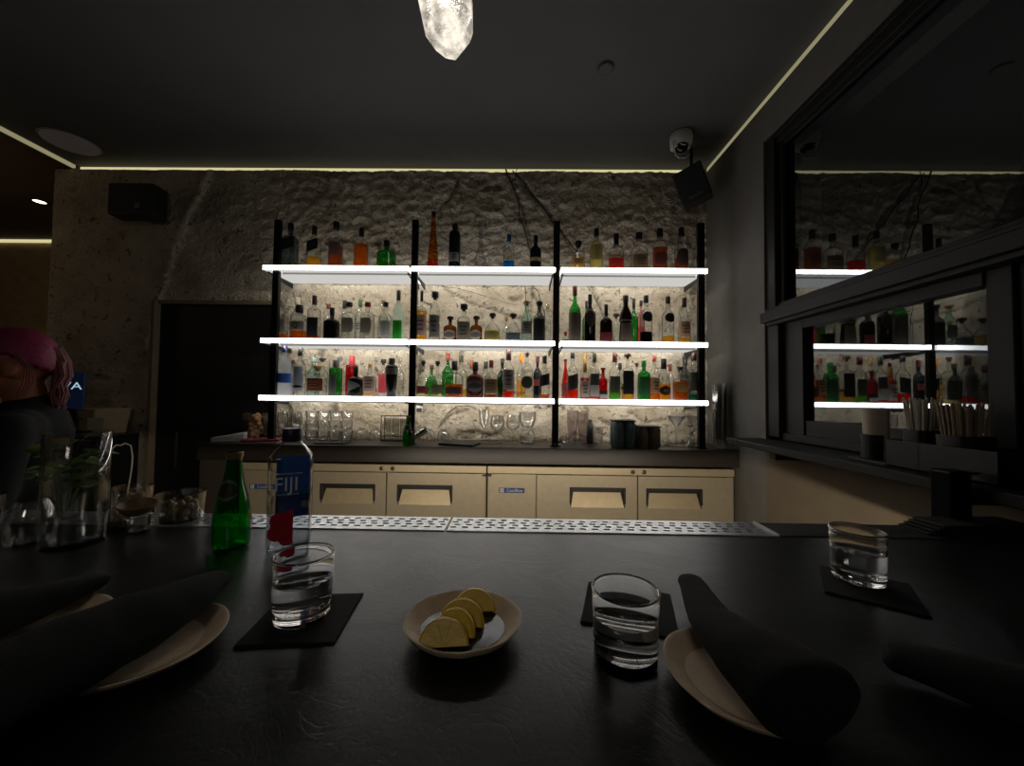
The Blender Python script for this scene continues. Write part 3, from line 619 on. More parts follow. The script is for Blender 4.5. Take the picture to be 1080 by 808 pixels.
 ('l', 1, -1.2578, 2.46, 0.0357, 0.2423, 'std', 'clear', 'black', 0.06, 1.6, 'none', 0, ('none', 0, 0, ''), 'clear bottle with flat black stopper at the back'),
 ('l', 1, -1.1159, 2.35, 0.0378, 0.2215, 'tallsh', 'green', 'greycap', 0.2, 1, 'none', 0, ('greyd', 0.05, 0.58, 'half'), 'bright green gin bottle with grey label and grey cap'),
 ('l', 1, -1.1473, 2.46, 0.0357, 0.2558, 'std', 'clear', 'greycap', 0.1, 1.2, 'none', 0, ('none', 0, 0, ''), 'clear bottle rising behind the green gin'),
 ('l', 1, -1.0643, 2.46, 0.0369, 0.2598, 'tallsh', 'red', 'red', 0.22, 1, 'none', 0, ('none', 0, 0, ''), 'red glass bottle with red cap behind a black one'),
 ('l', 1, -0.9935, 2.355, 0.0439, 0.1822, 'squat', 'black', 'black', 0.24, 1, 'none', 0, ('triangle', 0.1, 0.62, 'tri'), 'squat black bottle with grey triangle'),
 ('l', 1, -0.9058, 2.355, 0.0393, 0.2008, 'squat', 'clear', 'goldcap', 0.12, 1, 'peachliq', 0.14, ('pinkish', 0.16, 0.62, 'flat'), 'clear bottle with pale pink label and gold cap'),
 ('l', 1, -0.8609, 2.46, 0.0298, 0.2406, 'std', 'clear', 'black', 0.14, 1.5, 'none', 0, ('redblue', 0.1, 0.6, 'flat'), 'clear bottle with red and blue label and round black stopper'),
 ('l', 1, -0.7704, 2.35, 0.0375, 0.237, 'inv', 'black', 'black', 0.14, 1.2, 'none', 0, ('greyband', 0.58, 0.74, 'wrap'), 'black shaker-shaped bottle with grey upper band'),
 ('l', 1, -0.7536, 2.46, 0.0268, 0.2442, 'std', 'clear', 'clearcap', 0.1, 1, 'none', 0, ('white', 0.44, 0.58, 'flat'), 'clear bottle with small white label at the bay end'),
 ('l', 2, -0.5769, 2.355, 0.0399, 0.2256, 'dome', 'clear', 'black', 0.13, 1.4, 'straw', 0.07, ('claret', 0.1, 0.3, 'flat'), 'clear bell-shaped bottle with claret red label'),
 ('l', 2, -0.5482, 2.46, 0.0417, 0.2073, 'dome', 'green', 'winered', 0.14, 1.2, 'none', 0, ('none', 0, 0, ''), 'green glass bottle with wine red stopper between two clear ones'),
 ('l', 2, -0.4878, 2.355, 0.0399, 0.2243, 'dome', 'clear', 'black', 0.13, 1.4, 'straw', 0.07, ('olive', 0.1, 0.34, 'flat'), 'clear bell-shaped bottle with olive green label'),
 ('l', 2, -0.4443, 2.46, 0.0372, 0.2819, 'wine', 'green', 'redcap', 0.15, 1.1, 'none', 0, ('none', 0, 0, ''), 'tall green bottle with bright red cap at the back'),
 ('l', 2, -0.3842, 2.355, 0.0541, 0.2254, 'squat', 'clear', 'black', 0.26, 1.1, 'whisky', 0.36, ('darkband', 0.1, 0.28, 'flat'), 'wide cognac bottle with orange liquor and dark band label'),
 ('l', 2, -0.3591, 2.46, 0.0357, 0.2706, 'std', 'clear', 'greendark', 0.16, 1.1, 'gold', 0.2, ('none', 0, 0, ''), 'clear bottle with dark green cap behind the cognac'),
 ('l', 2, -0.256, 2.355, 0.0513, 0.2199, 'squat', 'purplebrown', 'black', 0.24, 1.1, 'none', 0, ('emblem', 0.16, 0.5, 'round'), 'round-bodied purple-brown cognac bottle with grey emblem'),
 ('l', 2, -0.2902, 2.46, 0.0327, 0.2408, 'std', 'clear', 'yellowred', 0.2, 1.1, 'none', 0, ('none', 0, 0, ''), 'slim bottle with yellow and red cap behind'),
 ('l', 2, -0.1998, 2.46, 0.0327, 0.2327, 'std', 'clear', 'black', 0.2, 1.1, 'none', 0, ('none', 0, 0, ''), 'clear bottle with black cap left of the tan-labelled bourbon'),
 ('l', 2, -0.1575, 2.355, 0.0416, 0.2327, 'squat', 'clear', 'winered', 0.2, 1.1, 'redbrown', 0.1, ('tan', 0.12, 0.5, 'flat'), 'bourbon bottle with tan label and dark red neck seal'),
 ('l', 2, -0.0933, 2.46, 0.0327, 0.2528, 'wine', 'darkgreen', 'black', 0.14, 1.1, 'none', 0, ('none', 0, 0, ''), 'dark green bottle behind a tall grey-labelled one'),
 ('l', 2, -0.0514, 2.35, 0.0358, 0.2976, 'std', 'clear', 'maroon', 0.22, 1.2, 'orangered', 0.15, ('greytaupe', 0.17, 0.58, 'flat'), 'tallest clear bottle with grey label and orange-red liqueur'),
 ('l', 2, 0.027, 2.46, 0.0283, 0.2792, 'std', 'clear', 'orange', 0.18, 1.3, 'gold', 0.15, ('yelloworange', 0.15, 0.42, 'flat'), 'slim bottle with orange cap and yellow-orange label'),
 ('l', 2, 0.0616, 2.35, 0.0364, 0.2825, 'sqt', 'clear', 'darkcork', 0.08, 1.3, 'straw', 0.08, ('darkround', 0.22, 0.48, 'round'), 'clear long-necked bottle with dark round side label'),
 ('l', 2, 0.1317, 2.46, 0.0268, 0.2712, 'std', 'blueblack', 'winered', 0.15, 1.2, 'none', 0, ('claret', 0.3, 0.45, 'flat'), 'blue-black bottle with wine red cap'),
 ('l', 2, 0.1694, 2.35, 0.0324, 0.2621, 'std', 'clear', 'black', 0.18, 1.1, 'whisky', 0.1, ('ink', 0.3, 0.56, 'slant'), 'clear whisky bottle with steeply slanted black label next to the post'),
 ('l', 3, 0.3111, 2.46, 0.0238, 0.2536, 'taper', 'orangeredglass', 'black', 0.06, 1.2, 'none', 0, ('claret', 0.1, 0.4, 'flat'), 'slim orange-red glass bottle next to the post'),
 ('l', 3, 0.3404, 2.35, 0.0341, 0.2844, 'std', 'clear', 'black', 0.13, 1.1, 'orangered', 0.2, ('smokelab', 0.2, 0.52, 'slant'), 'clear bottle of bright red bitter with slanted grey label'),
 ('l', 3, 0.434, 2.46, 0.0283, 0.2916, 'std', 'clear', 'ochre', 0.2, 1.1, 'none', 0, ('none', 0, 0, ''), 'clear bottle with ochre cap, behind the rose vermouth'),
 ('l', 3, 0.4162, 2.35, 0.0284, 0.2153, 'std', 'clear', 'goldcap', 0.24, 1.1, 'rosered', 0.6, ('whitedim', 0.06, 0.52, 'flat'), 'rose-red bottle with white label and gold cap'),
 ('l', 3, 0.4737, 2.35, 0.0307, 0.2823, 'std', 'clear', 'greendark', 0.2, 1.1, 'orangered', 0.06, ('halfgrey', 0.06, 0.55, 'two'), 'clear vermouth bottle with dark upper and white lower label'),
 ('l', 3, 0.5262, 2.35, 0.0267, 0.1934, 'std', 'red', 'redcap', 0.1, 1.4, 'none', 0, ('blackwhite', 0.04, 0.28, 'two'), 'short red bitters bottle with red cap'),
 ('l', 3, 0.5981, 2.35, 0.0341, 0.2814, 'std', 'clear', 'winered', 0.19, 1.1, 'greenliq', 0.14, ('darkgreenlab', 0.14, 0.5, 'flat'), 'clear bottle with dark green label and wine red cap'),
 ('l', 3, 0.6596, 2.46, 0.0268, 0.2332, 'std', 'clear', 'black', 0.2, 1.1, 'none', 0, ('none', 0, 0, ''), 'slim clear bottle with black cap behind the green-labelled one'),
 ('l', 3, 0.6762, 2.35, 0.0353, 0.2822, 'sqt', 'clear', 'darkcork', 0.1, 2.0, 'gold', 0.3, ('blackorn', 0.12, 0.62, 'cross'), 'tall clear bottle with black ornament over pale gold liquor'),
 ('l', 3, 0.766, 2.46, 0.0226, 0.2344, 'std', 'clear', 'winered', 0.07, 1.3, 'none', 0, ('whitered', 0.04, 0.62, 'flat'), 'narrow bottle with long white and red label'),
 ('l', 3, 0.7744, 2.35, 0.0341, 0.2403, 'sq', 'green', 'greencap2', 0.16, 1.1, 'none', 0, ('greenlab', 0.1, 0.58, 'flat'), 'bright green square bottle with green cap'),
 ('l', 3, 0.8378, 2.35, 0.0307, 0.2695, 'std', 'clear', 'pinkcap', 0.14, 1.1, 'orangeliq', 0.5, ('peach', 0.15, 0.5, 'flat'), 'slim bottle of orange liqueur with pink cap'),
 ('l', 3, 0.8955, 2.35, 0.0392, 0.2521, 'taper', 'clear', 'black', 0.25, 1.1, 'amberbright', 0.38, ('badge43', 0.12, 0.34, 'round'), 'cone-shouldered bottle of amber liqueur with round numbered badge'),
 ('l', 3, 0.9784, 2.46, 0.0232, 0.2325, 'std', 'clear', 'winered', 0.2, 1.1, 'none', 0, ('whitered', 0.04, 0.42, 'flat'), 'narrow bottle with white-red label and wine red cap'),
 ('l', 3, 0.9962, 2.35, 0.0392, 0.2045, 'sqs', 'clear', 'darkcork', 0.08, 1.3, 'whisky', 0.55, ('goldround', 0.24, 0.48, 'round'), 'square whiskey bottle filled with amber and a small round seal'),
 ('l', 3, 1.0731, 2.46, 0.0298, 0.2773, 'std', 'smokeglass', 'black', 0.2, 1.1, 'none', 0, ('none', 0, 0, ''), 'dark smoky bottle behind the amber whiskey'),
 ('l', 3, 1.0781, 2.35, 0.0353, 0.2924, 'std', 'clear', 'maroon', 0.17, 1.1, 'tealliq', 0.13, ('darkgecko', 0.2, 0.58, 'flat'), 'clear bottle with dark olive label over teal-green liquor'),
]

GL = dict(clear=(.93,.95,.93), bluegrey=(.42,.52,.56), green=(.16,.62,.20), amber=(.80,.42,.08), black=None, teal=(.03,.10,.13), charcoal=(.10,.095,.09),
          frost=(.80,.88,.82), brown=(.46,.25,.08), aqua=(.72,.88,.84), smokeglass=(.35,.38,.38), darkbrown=(.10,.05,.03), rose=(.95,.62,.66), frostblue=(.87,.90,.93),
          red=(.75,.05,.05), purplebrown=(.36,.15,.12), darkgreen=(.07,.22,.06), blueblack=(.10,.14,.20), orangeredglass=(.95,.16,.06))
LQ = dict(pale=(.7,.62,.3), gold=(.93,.62,.16), redbrown=(.62,.26,.12), whisky=(.80,.32,.07), blue=(.05,.42,.80), straw=(.90,.80,.42), orangered=(.98,.14,.06), pink=(.98,.5,.55),
          blackliq=(.06,.05,.05), peachliq=(.96,.72,.5), rosered=(.78,.22,.2), greenliq=(.30,.70,.15), orangeliq=(.98,.45,.14), amberbright=(.97,.55,.06), tealliq=(.05,.36,.25))
CAPC = dict(black=(22,22,23), brown=(62,42,30), clearcap=(205,208,208), blue=(20,96,140), teal=(20,34,44), tan=(150,128,98), beige=(186,172,148), redbrowncap=(120,58,40),
            greencap=(60,110,50), redcap=(140,30,34), greendark=(46,60,44), darkcork=(66,42,30), tancork=(176,138,88), winered=(94,26,32), navy=(24,32,70), aqua=(130,170,165),
            greycap=(110,114,110), red=(178,22,36), goldcap=(170,134,70), yellowred=(150,70,40), maroon=(60,26,26), orange=(236,150,30), ochre=(168,130,60), greencap2=(30,130,50), pinkcap=(190,100,92))
LBC = dict(ink=(24,24,24), redgrey=(110,84,76), grey=(128,126,122), goldband=(150,132,84), cream=(170,140,84), straw=(170,158,98), red=(170,36,30), tan=(120,96,68), roundred=(96,44,36),
           brownlab=(66,42,30), smoke=(130,126,116), black=(20,20,21), greytan=(142,132,116), white=(196,194,186), whitescript=(190,188,180), greenleaf=(40,180,40), pinkish=(206,176,166),
           whiteoval=(206,198,180), straw2=(150,140,80), bluegreylab=(88,98,112), taupe=(112,100,86), diamond=(76,56,44), claret=(120,44,44), roundblack=(26,27,30), peach=(206,160,124),
           blueband=(46,92,180), silverblue=(168,176,192), brickred=(126,56,44), greyd=(104,112,104), triangle=(132,132,132), redblue=(200,70,80), greyband=(104,102,98), olive=(96,98,64),
           darkband=(50,36,34), emblem=(96,94,100), greytaupe=(134,122,118), yelloworange=(226,160,60), darkround=(70,66,48), smokelab=(60,56,54), whitedim=(200,186,176), halfgrey=(66,72,76),
           blackwhite=(44,40,44), darkgreenlab=(76,88,62), blackorn=(28,26,24), whitered=(206,190,180), greenlab=(46,110,60), badge43=(26,20,16), goldround=(170,130,70), darkgecko=(72,78,62), tan2=(0,0,0))
def cm(n): return mat('cap_'+n, S(*CAPC[n]), .4)
def lm(n): return mat('label_'+n, S(*LBC[n]), .7, vary=.22, scale=160)
def smst(t): return t*t*(3-2*t)
def prof(shape, R, h, cf):
    """outer glass profile (z, r, n, depth ratio) from base to lip, plus neck radius"""
    P = dict(std=(.58,.76,.33,2,1), sq=(.60,.74,.34,5,.75), sqs=(.56,.66,.32,6,.8), sqt=(.58,.70,.26,3,.9), squat=(.50,.68,.27,2.8,.75), dome=(.30,.68,.22,2.3,.9),
             tall=(.56,.80,.34,2,1), tallsh=(.74,.86,.42,2.2,1), wine=(.54,.76,.30,2,1), taper=(.34,.80,.32,2,1), squat2=(.5,.6,.3,3,.7))
    if shape == 'cone':
        return [(0,R*.9,2,1),(h*.012,R,2,1),(h*.3,R*.80,2,1),(h*.6,R*.56,2,1),(h*.85,R*.36,2,1),(h*.94,R*.28,2,1)], R*.28
    if shape == 'carafe':
        return [(0,R*.9,2,1),(h*.02,R,2,1),(h*.22,R,2,1),(h*.32,R*.62,2,1),(h*.44,R*.30,2,1),(h*.50,R*.42,2,1),(h*.56,R*.30,2,1),(h*.86,R*.32,2,1),(h*.92,R*.42,2,1)], R*.3
    if shape == 'inv':
        return [(0,R*.68,2,1),(h*.01,R*.72,2,1),(h*.55,R*.94,2,1),(h*.74,R,2,1),(h*.80,R*.9,2,1),(h*.84,R*.40,2,1),(h*.90,R*.36,2,1)], R*.36
    if shape == 'monk':
        return [(0,R*.92,2.4,.8),(h*.01,R,2.4,.8),(h*.30,R*.90,2.4,.8),(h*.45,R*.80,2.2,.8),(h*.47,R*.96,2.2,.8),(h*.50,R*.98,2.2,.8),(h*.62,R*.84,2.2,.8),(h*.72,R*.56,2,.9),(h*.79,R*.36,2,1),(h*.90,R*.34,2,1)], R*.34
    zs, zn, rn, n, dr = P[shape]; zt = 1 - cf*.75
    out = [(0,R*.88,n,dr),(h*.015,R*.97,n,dr),(h*.04,R,n,dr)]
    if shape == 'wine': out.append((h*zs*.5,R,n,dr))
    out.append((h*zs,R,n,dr))
    zn = min(zn, zt-.05)
    if shape in ('taper','dome'):
        for k in (1,2,3,4,5):
            t = k/5; rr = R*((1-t**(1.25 if shape == 'taper' else 2.2))*(1-rn)+rn); out.append((h*(zs+(zn-zs)*t), rr, n+(2-n)*t, dr+(1-dr)*t))
    else:
        for k in (1,2,3,4,5):
            t = k/5; s = (1-math.cos(PI*t))/2 if shape not in ('sq','sqs','tallsh','sqt') else t
            rr = R*(1-rn)*math.sqrt(max(0, 1-s**2.2))*.999 + R*rn if shape in ('squat','tallsh','sq','sqs','sqt') else R*(1+(rn-1)*s)
            out.append((h*(zs+(zn-zs)*t), rr, n+(2-n)*t, dr+(1-dr)*t))
    out.append((h*zt, R*rn, 2, 1))
    return out, R*rn
def at_z(pr, z):
    for a, b in zip(pr, pr[1:]):
        if a[0] <= z <= b[0]:
            t = (z-a[0])/max(1e-9, b[0]-a[0]); return tuple(a[i]+(b[i]-a[i])*t for i in range(4))
    return pr[-1]
def label_mesh(pr, z0, z1, kind, out=.0006):
    bm = NB(); rows = 9; cols = 12; span = {'wrap': 1.9, 'round': 0.95, 'oval': 1.0, 'diamond': 1.05, 'cross': .9, 'half': 1.0}.get(kind, 1.08)
    G = []
    for j in range(rows+1):
        t = j/rows; z = z0+(z1-z0)*t; _, r, n, dr = at_z(pr, z); row = []
        hw = span
        if kind in ('round',): hw = span*math.sqrt(max(.02, 1-(2*t-1)**2))
        if kind in ('oval',): hw = span*max(.15, 1-abs(2*t-1)**3.2)**.5
        if kind == 'diamond': hw = span*(1 if t > .45 else .1+.9*t/.45)
        if kind == 'tri': hw = span*max(.04, 1-abs(2*t-1))
        for i in range(cols+1):
            u = -1+2*i/cols
            a = -PI/2 + u*hw
            if kind == 'half': a = -PI/2 + u*hw*.75 - .3
            if kind == 'tri': a = -PI/2 - span + (u+1)*hw
            x, y = se(a, r+out, (r+out)*dr, n)
            dz = 0
            if kind == 'slant': dz = .30*x*(1) 
            row.append(bm.verts.new((x, y, z+dz)))
        G.append(row)
    for j in range(rows):
        for i in range(cols): bm.faces.new((G[j][i], G[j][i+1], G[j+1][i+1], G[j+1][i]))
    return bm
for (s, b, x, y, R, h, shape, glass, cap, cf, cw, lq, fill, lab, look) in BOTTLES:
    R = max(R, .009)
    place_s = 'on the %s shelf, %s bay' % (ROWN[s], BAYN[b])
    words = len(look.split())
    lbl = look + ' ' + (place_s if words <= 9 else ('on the %s %s shelf' % (ROWN[s], BAYN[b])) if words <= 12 else '')
    t = thing('liquor_bottle', ' '.join(lbl.strip().split()[:16]), 'bottle', (x, y, EYE+SH[s]+.0005), (0,0,random.uniform(-.12,.12)), 'bottles on the %s shelf, %s bay' % (ROWN[s], BAYN[b]))
    pr, rn = prof(shape, R, h, cf)
    gm = mat('glass_black', S(18,18,19), .25) if glass == 'black' else thin(glass, GL[glass], .20, 1.5, .45 if glass in ('frost','frostblue') else 0)
    if shape == 'carafe': gm = thin('decanter', (.96,.96,.95), .35, 6)
    ob('body', lathe(NB(), pr, segs=20), gm, t, smooth=55)
    if lq != 'none' and fill > 0:
        zt = fill*h; inner = [(p[0]+.004 if i == 0 else p[0], p[1]*.93, p[2], p[3]) for i, p in enumerate(pr) if p[0] < zt-.002]
        last = at_z(pr, zt); inner.append((zt, last[1]*.93, last[2], last[3]))
        ob('liquor', lathe(NB(), inner, segs=20), liq(lq, LQ[lq]), t, smooth=55)
    # cap or stopper
    zt = pr[-1][0]; cr_ = rn*1.16*cw
    if cw >= 1.3:
        cb = NB(); lathe(cb, [(zt-.012, rn*.85),(zt, rn*.9),(zt+.0005, cr_*.94),(zt+.003, cr_),(h-.003, cr_),(h, cr_*.86)], segs=16)
    else:
        z0 = h*(1-cf); cb = NB(); lathe(cb, [(z0, cr_*.98),(z0+.002, cr_),(h-.003, cr_),(h, cr_*.88)], segs=16)
    ob('cap', cb, cm(cap) if cap != 'clearcap' else thin('cap', (.85,.87,.88), .5), t, smooth=50)
    lc, l0, l1, kind = lab
    if lc != 'none':
        k2 = kind.replace('Q','').replace('flat2','flat')
        base_c = lc
        lo = ob('label', label_mesh(pr, l0*h, l1*h, 'flat' if k2 in ('flat','two','leaf','cross') else k2), lm(lc), t, smooth=60)
        zc = (l0+l1)/2*h; _, r, n, dr = at_z(pr, zc)
        yf = -(r*dr+.0014)
        if kind == 'flatQ': text('label_letter', 'Q', R*1.0, lm('black'), lo, (-R*.15, yf, zc), (PI/2,0,0))
        if lc == 'badge43':
            text('label_number', '43', R*.75, lm('goldround'), lo, (0, yf-.001, zc), (PI/2,0,0))
        if kind == 'two': ob('lower_label', label_mesh(pr, l0*h, (l0*.5+l1*.5)*h, 'flat', .0012), lm('white'), lo)
        if kind == 'flat2': ob('label_lettering', label_mesh(pr, (l0+.06)*h, (l0+.12)*h, 'round', .0012), lm('black'), lo)
        if kind == 'cross': ob('ornament', label_mesh(pr, (l0+.1)*h, (l0+.16)*h, 'wrap', .0012), lm('black'), lo)
        if kind == 'round' and lc in ('whiteoval','emblem'): ob('label_ring', label_mesh(pr, (l0+.1)*h, (l1-.1)*h, 'round', .0012), lm('greytaupe' if lc == 'whiteoval' else 'smokelab'), lo)
        if kind == 'flat' and lc in ('pinkish','greytan','peach','tan','brickred','white','cream','whitedim','grey','silverblue','greytaupe') and words:
            bm2 = NB(); hh = (l1-l0)*h
            for q in range(3):
                wv = R*(.62, .42, .5)[q]; zz = zc + hh*(.2, 0, -.22)[q]; box(bm2, -wv, wv, yf-.0004, yf, zz-hh*.025, zz+hh*.025)
            ob('label_print', bm2, lm('smokelab' if lc != 'brickred' else 'cream'), lo)
        if shape == 'monk': ob('rope_belt', lathe(NB(), [(.46*h,R*.97,2.2,.8),(.475*h,R*1.04,2.2,.8),(.49*h,R*1.0,2.2,.8)], segs=20), lm('taupe'), t)

# ================================================================ GLASSWARE ON THE BACK COUNTER
G_CL = thin('ware', (.97,.97,.965), .40, 3.2)
def glassware(name, profile, segs=20, n=2, m=None):
    return lathe(NB(), profile, segs=segs, n=n, capt=False), m or G_CL
def one(name, profile, loc, label, cat, group, segs=20, n=2, rot=(0,0,0), m=None, a0=0):
    bm = lathe(NB(), profile, segs=segs, n=n, capt=False, a0=a0)
    o = ob(name, bm, m or G_CL, None, loc, rot, smooth=60); tag(o, label, cat, group); return o
TUM = [(0,.026),(.003,.031),(.012,.032),(.013,.033),(.060,.037),(.062,.037),(.060,.0355),(.016,.030),(.0155,0)]
base = None; k = 0
POSW = ['leftmost column', 'second column from left', 'third column from left', 'rightmost column']; TIER = ['bottom', 'middle', 'top']
for ti in range(3):
    for c_ in range(4):
        l = 'faceted clear tumbler in the stack behind the water bottle, %s tier, %s' % (TIER[ti], POSW[c_])
        loc = (-1.305 + .076*c_, 2.44, BCK + .063*ti)
        if base is None: base = one('tumbler', TUM, loc, l, 'glass', 'stacked tumblers on the back counter', segs=10)
        else: place(base, loc, .3*c_+ti, l)
FL = [(0,.032),(.002,.032),(.006,.006),(.060,.004),(.070,.010),(.085,.026),(.110,.034),(.140,.033),(.175,.028),(.1751,.0272),(.110,.0325),(.085,.0245),(.072,.004)]
b0 = None
for i, (x, y, l) in enumerate(((-1.490,2.44,'leftmost of three stemmed wine glasses beside the left post'), (-1.448,2.50,'middle of three stemmed wine glasses beside the left post'), (-1.395,2.43,'rightmost of three stemmed wine glasses beside the left post'))):
    if b0 is None: b0 = one('wine_glass', FL, (x,y,BCK), l, 'wine glass', 'wine glasses at the left of the back counter')
    else: place(b0, (x,y,BCK), 0, l)
one('shot_glass', [(0,.018),(.003,.020),(.10,.024),(.1,.022),(.012,.018),(.012,0)], (-1.53,2.40,BCK), 'narrow clear shot glass left of the wine glasses', 'glass', None)
UPT = [(0,.040),(.001,.041),(.040,.040),(.060,.034),(.072,.020),(.075,0)]
b0 = None
for i, (x, y, z, l) in enumerate(((-1.075,2.45,0,'upturned rounded glass, first right of the tumbler stack'), (-.985,2.45,0,'upturned rounded glass, second right of the tumbler stack'), (-.895,2.45,0,'upturned rounded glass, third right of the tumbler stack'),
        (-.555,2.45,.0,'upturned rounded glass right of the left-middle post'), (-.462,2.45,.0,'upturned rounded glass left of the black tray'))):
    if b0 is None:
        b0 = thing('upturned_glass', l, 'glass', (x,y,BCK+z), group='upturned rounded glasses'); ob('bowl', lathe(NB(), UPT, segs=20, capb=False), G_CL, b0, smooth=60)
        ob('foot', lathe(NB(), [(.0755,.018),(.078,.022),(.080,.018),(.0805,0)], segs=16), G_CL, b0, smooth=50)
    else: place(b0, (x,y,BCK+z), 0, l)
# small steel riser with white-rimmed collins glasses
t = thing('glass_rack', 'small dark wire rack holding three tall glasses near the small green bottle', 'rack', (-.775,2.47,BCK))
bm = NB(); box(bm, -.085,.085,-.035,.035,0,.008,.001); box(bm, -.085,.085,-.035,-.030,.03,.034); box(bm, -.085,.085,.030,.035,.03,.034)
for sx in (-1,1):
    for sy in (-1,1): box(bm, sx*.083-.002, sx*.083+.002, sy*.033-.002, sy*.033+.002, .008, .16)
box(bm, -.085,.085,-.0345,.0345,.158,.162)
ob('frame', bm, M_DARKM, t)
b0 = None
for i, l in enumerate(('left of three tall glasses in the wire rack', 'middle of three tall glasses in the wire rack', 'right of three tall glasses in the wire rack')):
    loc = (-.828+.053*i, 2.47, BCK+.0085)
    if b0 is None: b0 = one('tall_glass', [(0,.020),(.002,.0225),(.012,.0225),(.013,.023),(.135,.024),(.135,.022),(.015,.020),(.0145,0)], loc, l, 'glass', 'tall glasses in the wire rack', segs=16, m=thin('bright', (.97,.97,.95), .5, 4))
    else: place(b0, loc, 0, l)
b0 = None
for i, l in enumerate(('lowest of four nested steel jiggers', 'second lowest of four nested steel jiggers', 'second highest of four nested steel jiggers', 'highest of four nested steel jiggers')):
    a = .75
    loc = (-.640+.0125*i, 2.42, BCK+.027+.0095*i)
    if b0 is None:
        b0 = ob('jigger', lathe(NB(), [(0,.012),(.001,.016),(.045,.024),(.045,.0225),(.002,.014),(.002,0)], segs=18, capt=False), mat('bright_steel', S(200,196,186), .15, 1), None, loc, (0,.9,0), smooth=50)
        tag(b0, l + ' beside the small green bottle', 'jigger', 'nested jiggers')
    else: place(b0, loc, 0, l + ' beside the small green bottle')
# small green bottle on the back counter
def green_bottle(loc, sc_, label, rot=(0,0,0)):
    t = thing('water_bottle', label, 'bottle', loc, rot); t.scale = (sc_,)*3
    pr = [(0,.024),(.003,.030),(.010,.0325),(.05,.0335),(.075,.032),(.10,.0265),(.125,.0195),(.15,.0155),(.168,.013),(.180,.0125),(.182,.0145),(.187,.0145),(.190,.0125)]
    ob('body', lathe(NB(), pr, segs=32, capt=False), thin('deepgreen', (.05,.60,.14), .25, 1.4), t, smooth=60)
    inner = [(.006,.022),(.012,.029),(.05,.0312),(.066,.0306)]
    ob('water', lathe(NB(), inner, segs=32), liq('greenwater', (.25,.9,.35), .12), t, smooth=60)
    ob('bottom_glow_glass', lathe(NB(), [(.001,.0),(.0012,.018),(.005,.024),(.009,.018),(.0095,0)], segs=24), thin('green_glow_tint', (.25,.95,.35), .6, 2), t, smooth=60)  # added bright green disc; the glow in the base is put into its colour
    pr4 = [(p[0], p[1], 2, 1) for p in pr]
    lo = ob('label', label_mesh(pr4, .098, .138, 'round', .0008), mat('grey_green_label', S(96,104,92), .6), t, smooth=60)
    ob('label_center', label_mesh(pr4, .104, .132, 'round', .0014), mat('dark_green_label', S(34,44,30), .6), lo, smooth=60)
    ob('rim_foil', lathe(NB(), [(.176,.0133),(.183,.0152),(.1895,.0150),(.190,.0132)], segs=24, capb=False, capt=False), mat('gold_foil', S(150,130,80), .35, .6), t, smooth=50)
    return t
green_bottle((-.632,2.245,BCK), .92, 'small green glass bottle standing on the back counter')
# tray, card reader, cloth, jar, little bottle, tray at left
tag(ob('serving_tray', bxo(-.11,.11,-.06,.06,0,.012,.002), M_BLACK, None, (-.34,2.31,BCK), (0,0,-.30)), 'flat black tablet-like tray lying on the back counter', 'tray')
tag(ob('check_folder', bxo(-.09,.09,-.05,.05,0,.008,.002), M_BLACK, None, (-1.10,2.30,BCK), (0,0,.05)), 'thin black folder behind the water bottle cap', 'folder')
tag(ob('bar_towel', bxo(-.10,.10,-.06,.06,0,.014,.005), mat('red_check_cloth', S(150,62,70), .9, 0, .002, 90, .5), None, (-1.52,2.30,BCK+.009), (0,0,.25)), 'folded red and white checked towel on a folder', 'towel')
tag(ob('folder', bxo(-.11,.11,-.06,.06,0,.008,.002), mat('pale_folder', S(150,146,140), .6), None, (-1.52,2.30,BCK), (0,0,.1)), 'pale folder under the checked towel', 'folder')
t = thing('card_reader', 'white handheld card reader lying at the left end of the back counter', 'card reader', (-1.74,2.32,BCK), (0,0,.35))
bm = NB(); box(bm, -.085,.085,-.035,.035,0,.028,.008)
for v in bm.verts:
    if v.co.z > .01: v.co.z += (v.co.x+.085)*.16
ob('body', bm, M_WHITE, t, smooth=40)
bm = NB(); v = [bm.verts.new(p) for p in ((-.07,-.027,.0315),(.02,-.027,.0460),(.02,.027,.0460),(-.07,.027,.0315))]; bm.faces.new(v); ob('screen', bm, M_BLACK, t)
t = thing('snack_jar', 'square glass jar of dried snacks at the left of the back counter', 'jar', (-1.66,2.43,BCK))
ob('jar_glass', lathe(NB(), [(0,.050),(.003,.055),(.17,.055)], segs=24, n=6, capt=False, a0=.13), G_CL, t, smooth=50)
for i in range(22):
    bm = NB(); ball(bm, (0,0,0), (.019,.017,.015), 10)
    for v in bm.verts: v.co *= 1+.25*noise.noise(v.co*60+Vector((i,0,0)))
    a = i*2.4; rr = .028*((i % 5)/4+.25)
    o = ob('dried_snack', bm, mat('snack_brown', S(150,110,74), .8), None, (-1.66+rr*math.cos(a), 2.43+rr*math.sin(a), BCK+.022+.0062*i), (i,i*2,0), smooth=80)
    tag(o, 'rough brown dried snack piece inside the square glass jar', 'snack', 'snacks in the square jar')
t = thing('wine_bottle', 'slim dark bottle with cream label beside the snack jar', 'bottle', (-1.565,2.45,BCK))
ob('body', lathe(NB(), [(0,.016),(.003,.018),(.13,.018),(.16,.008),(.23,.007)], segs=20), mat('dark_bottle', S(18,16,14), .2), t, smooth=50)
ob('label', label_mesh([(0,.018,2,1),(.13,.018,2,1)], .03, .11, 'flat'), mat('cream_label', S(170,150,116), .7), t)
ob('cap', lathe(NB(), [(.17,.008),(.235,.0085),(.236,.007)], segs=14), mat('capsule_grey', S(120,114,104), .5), t)
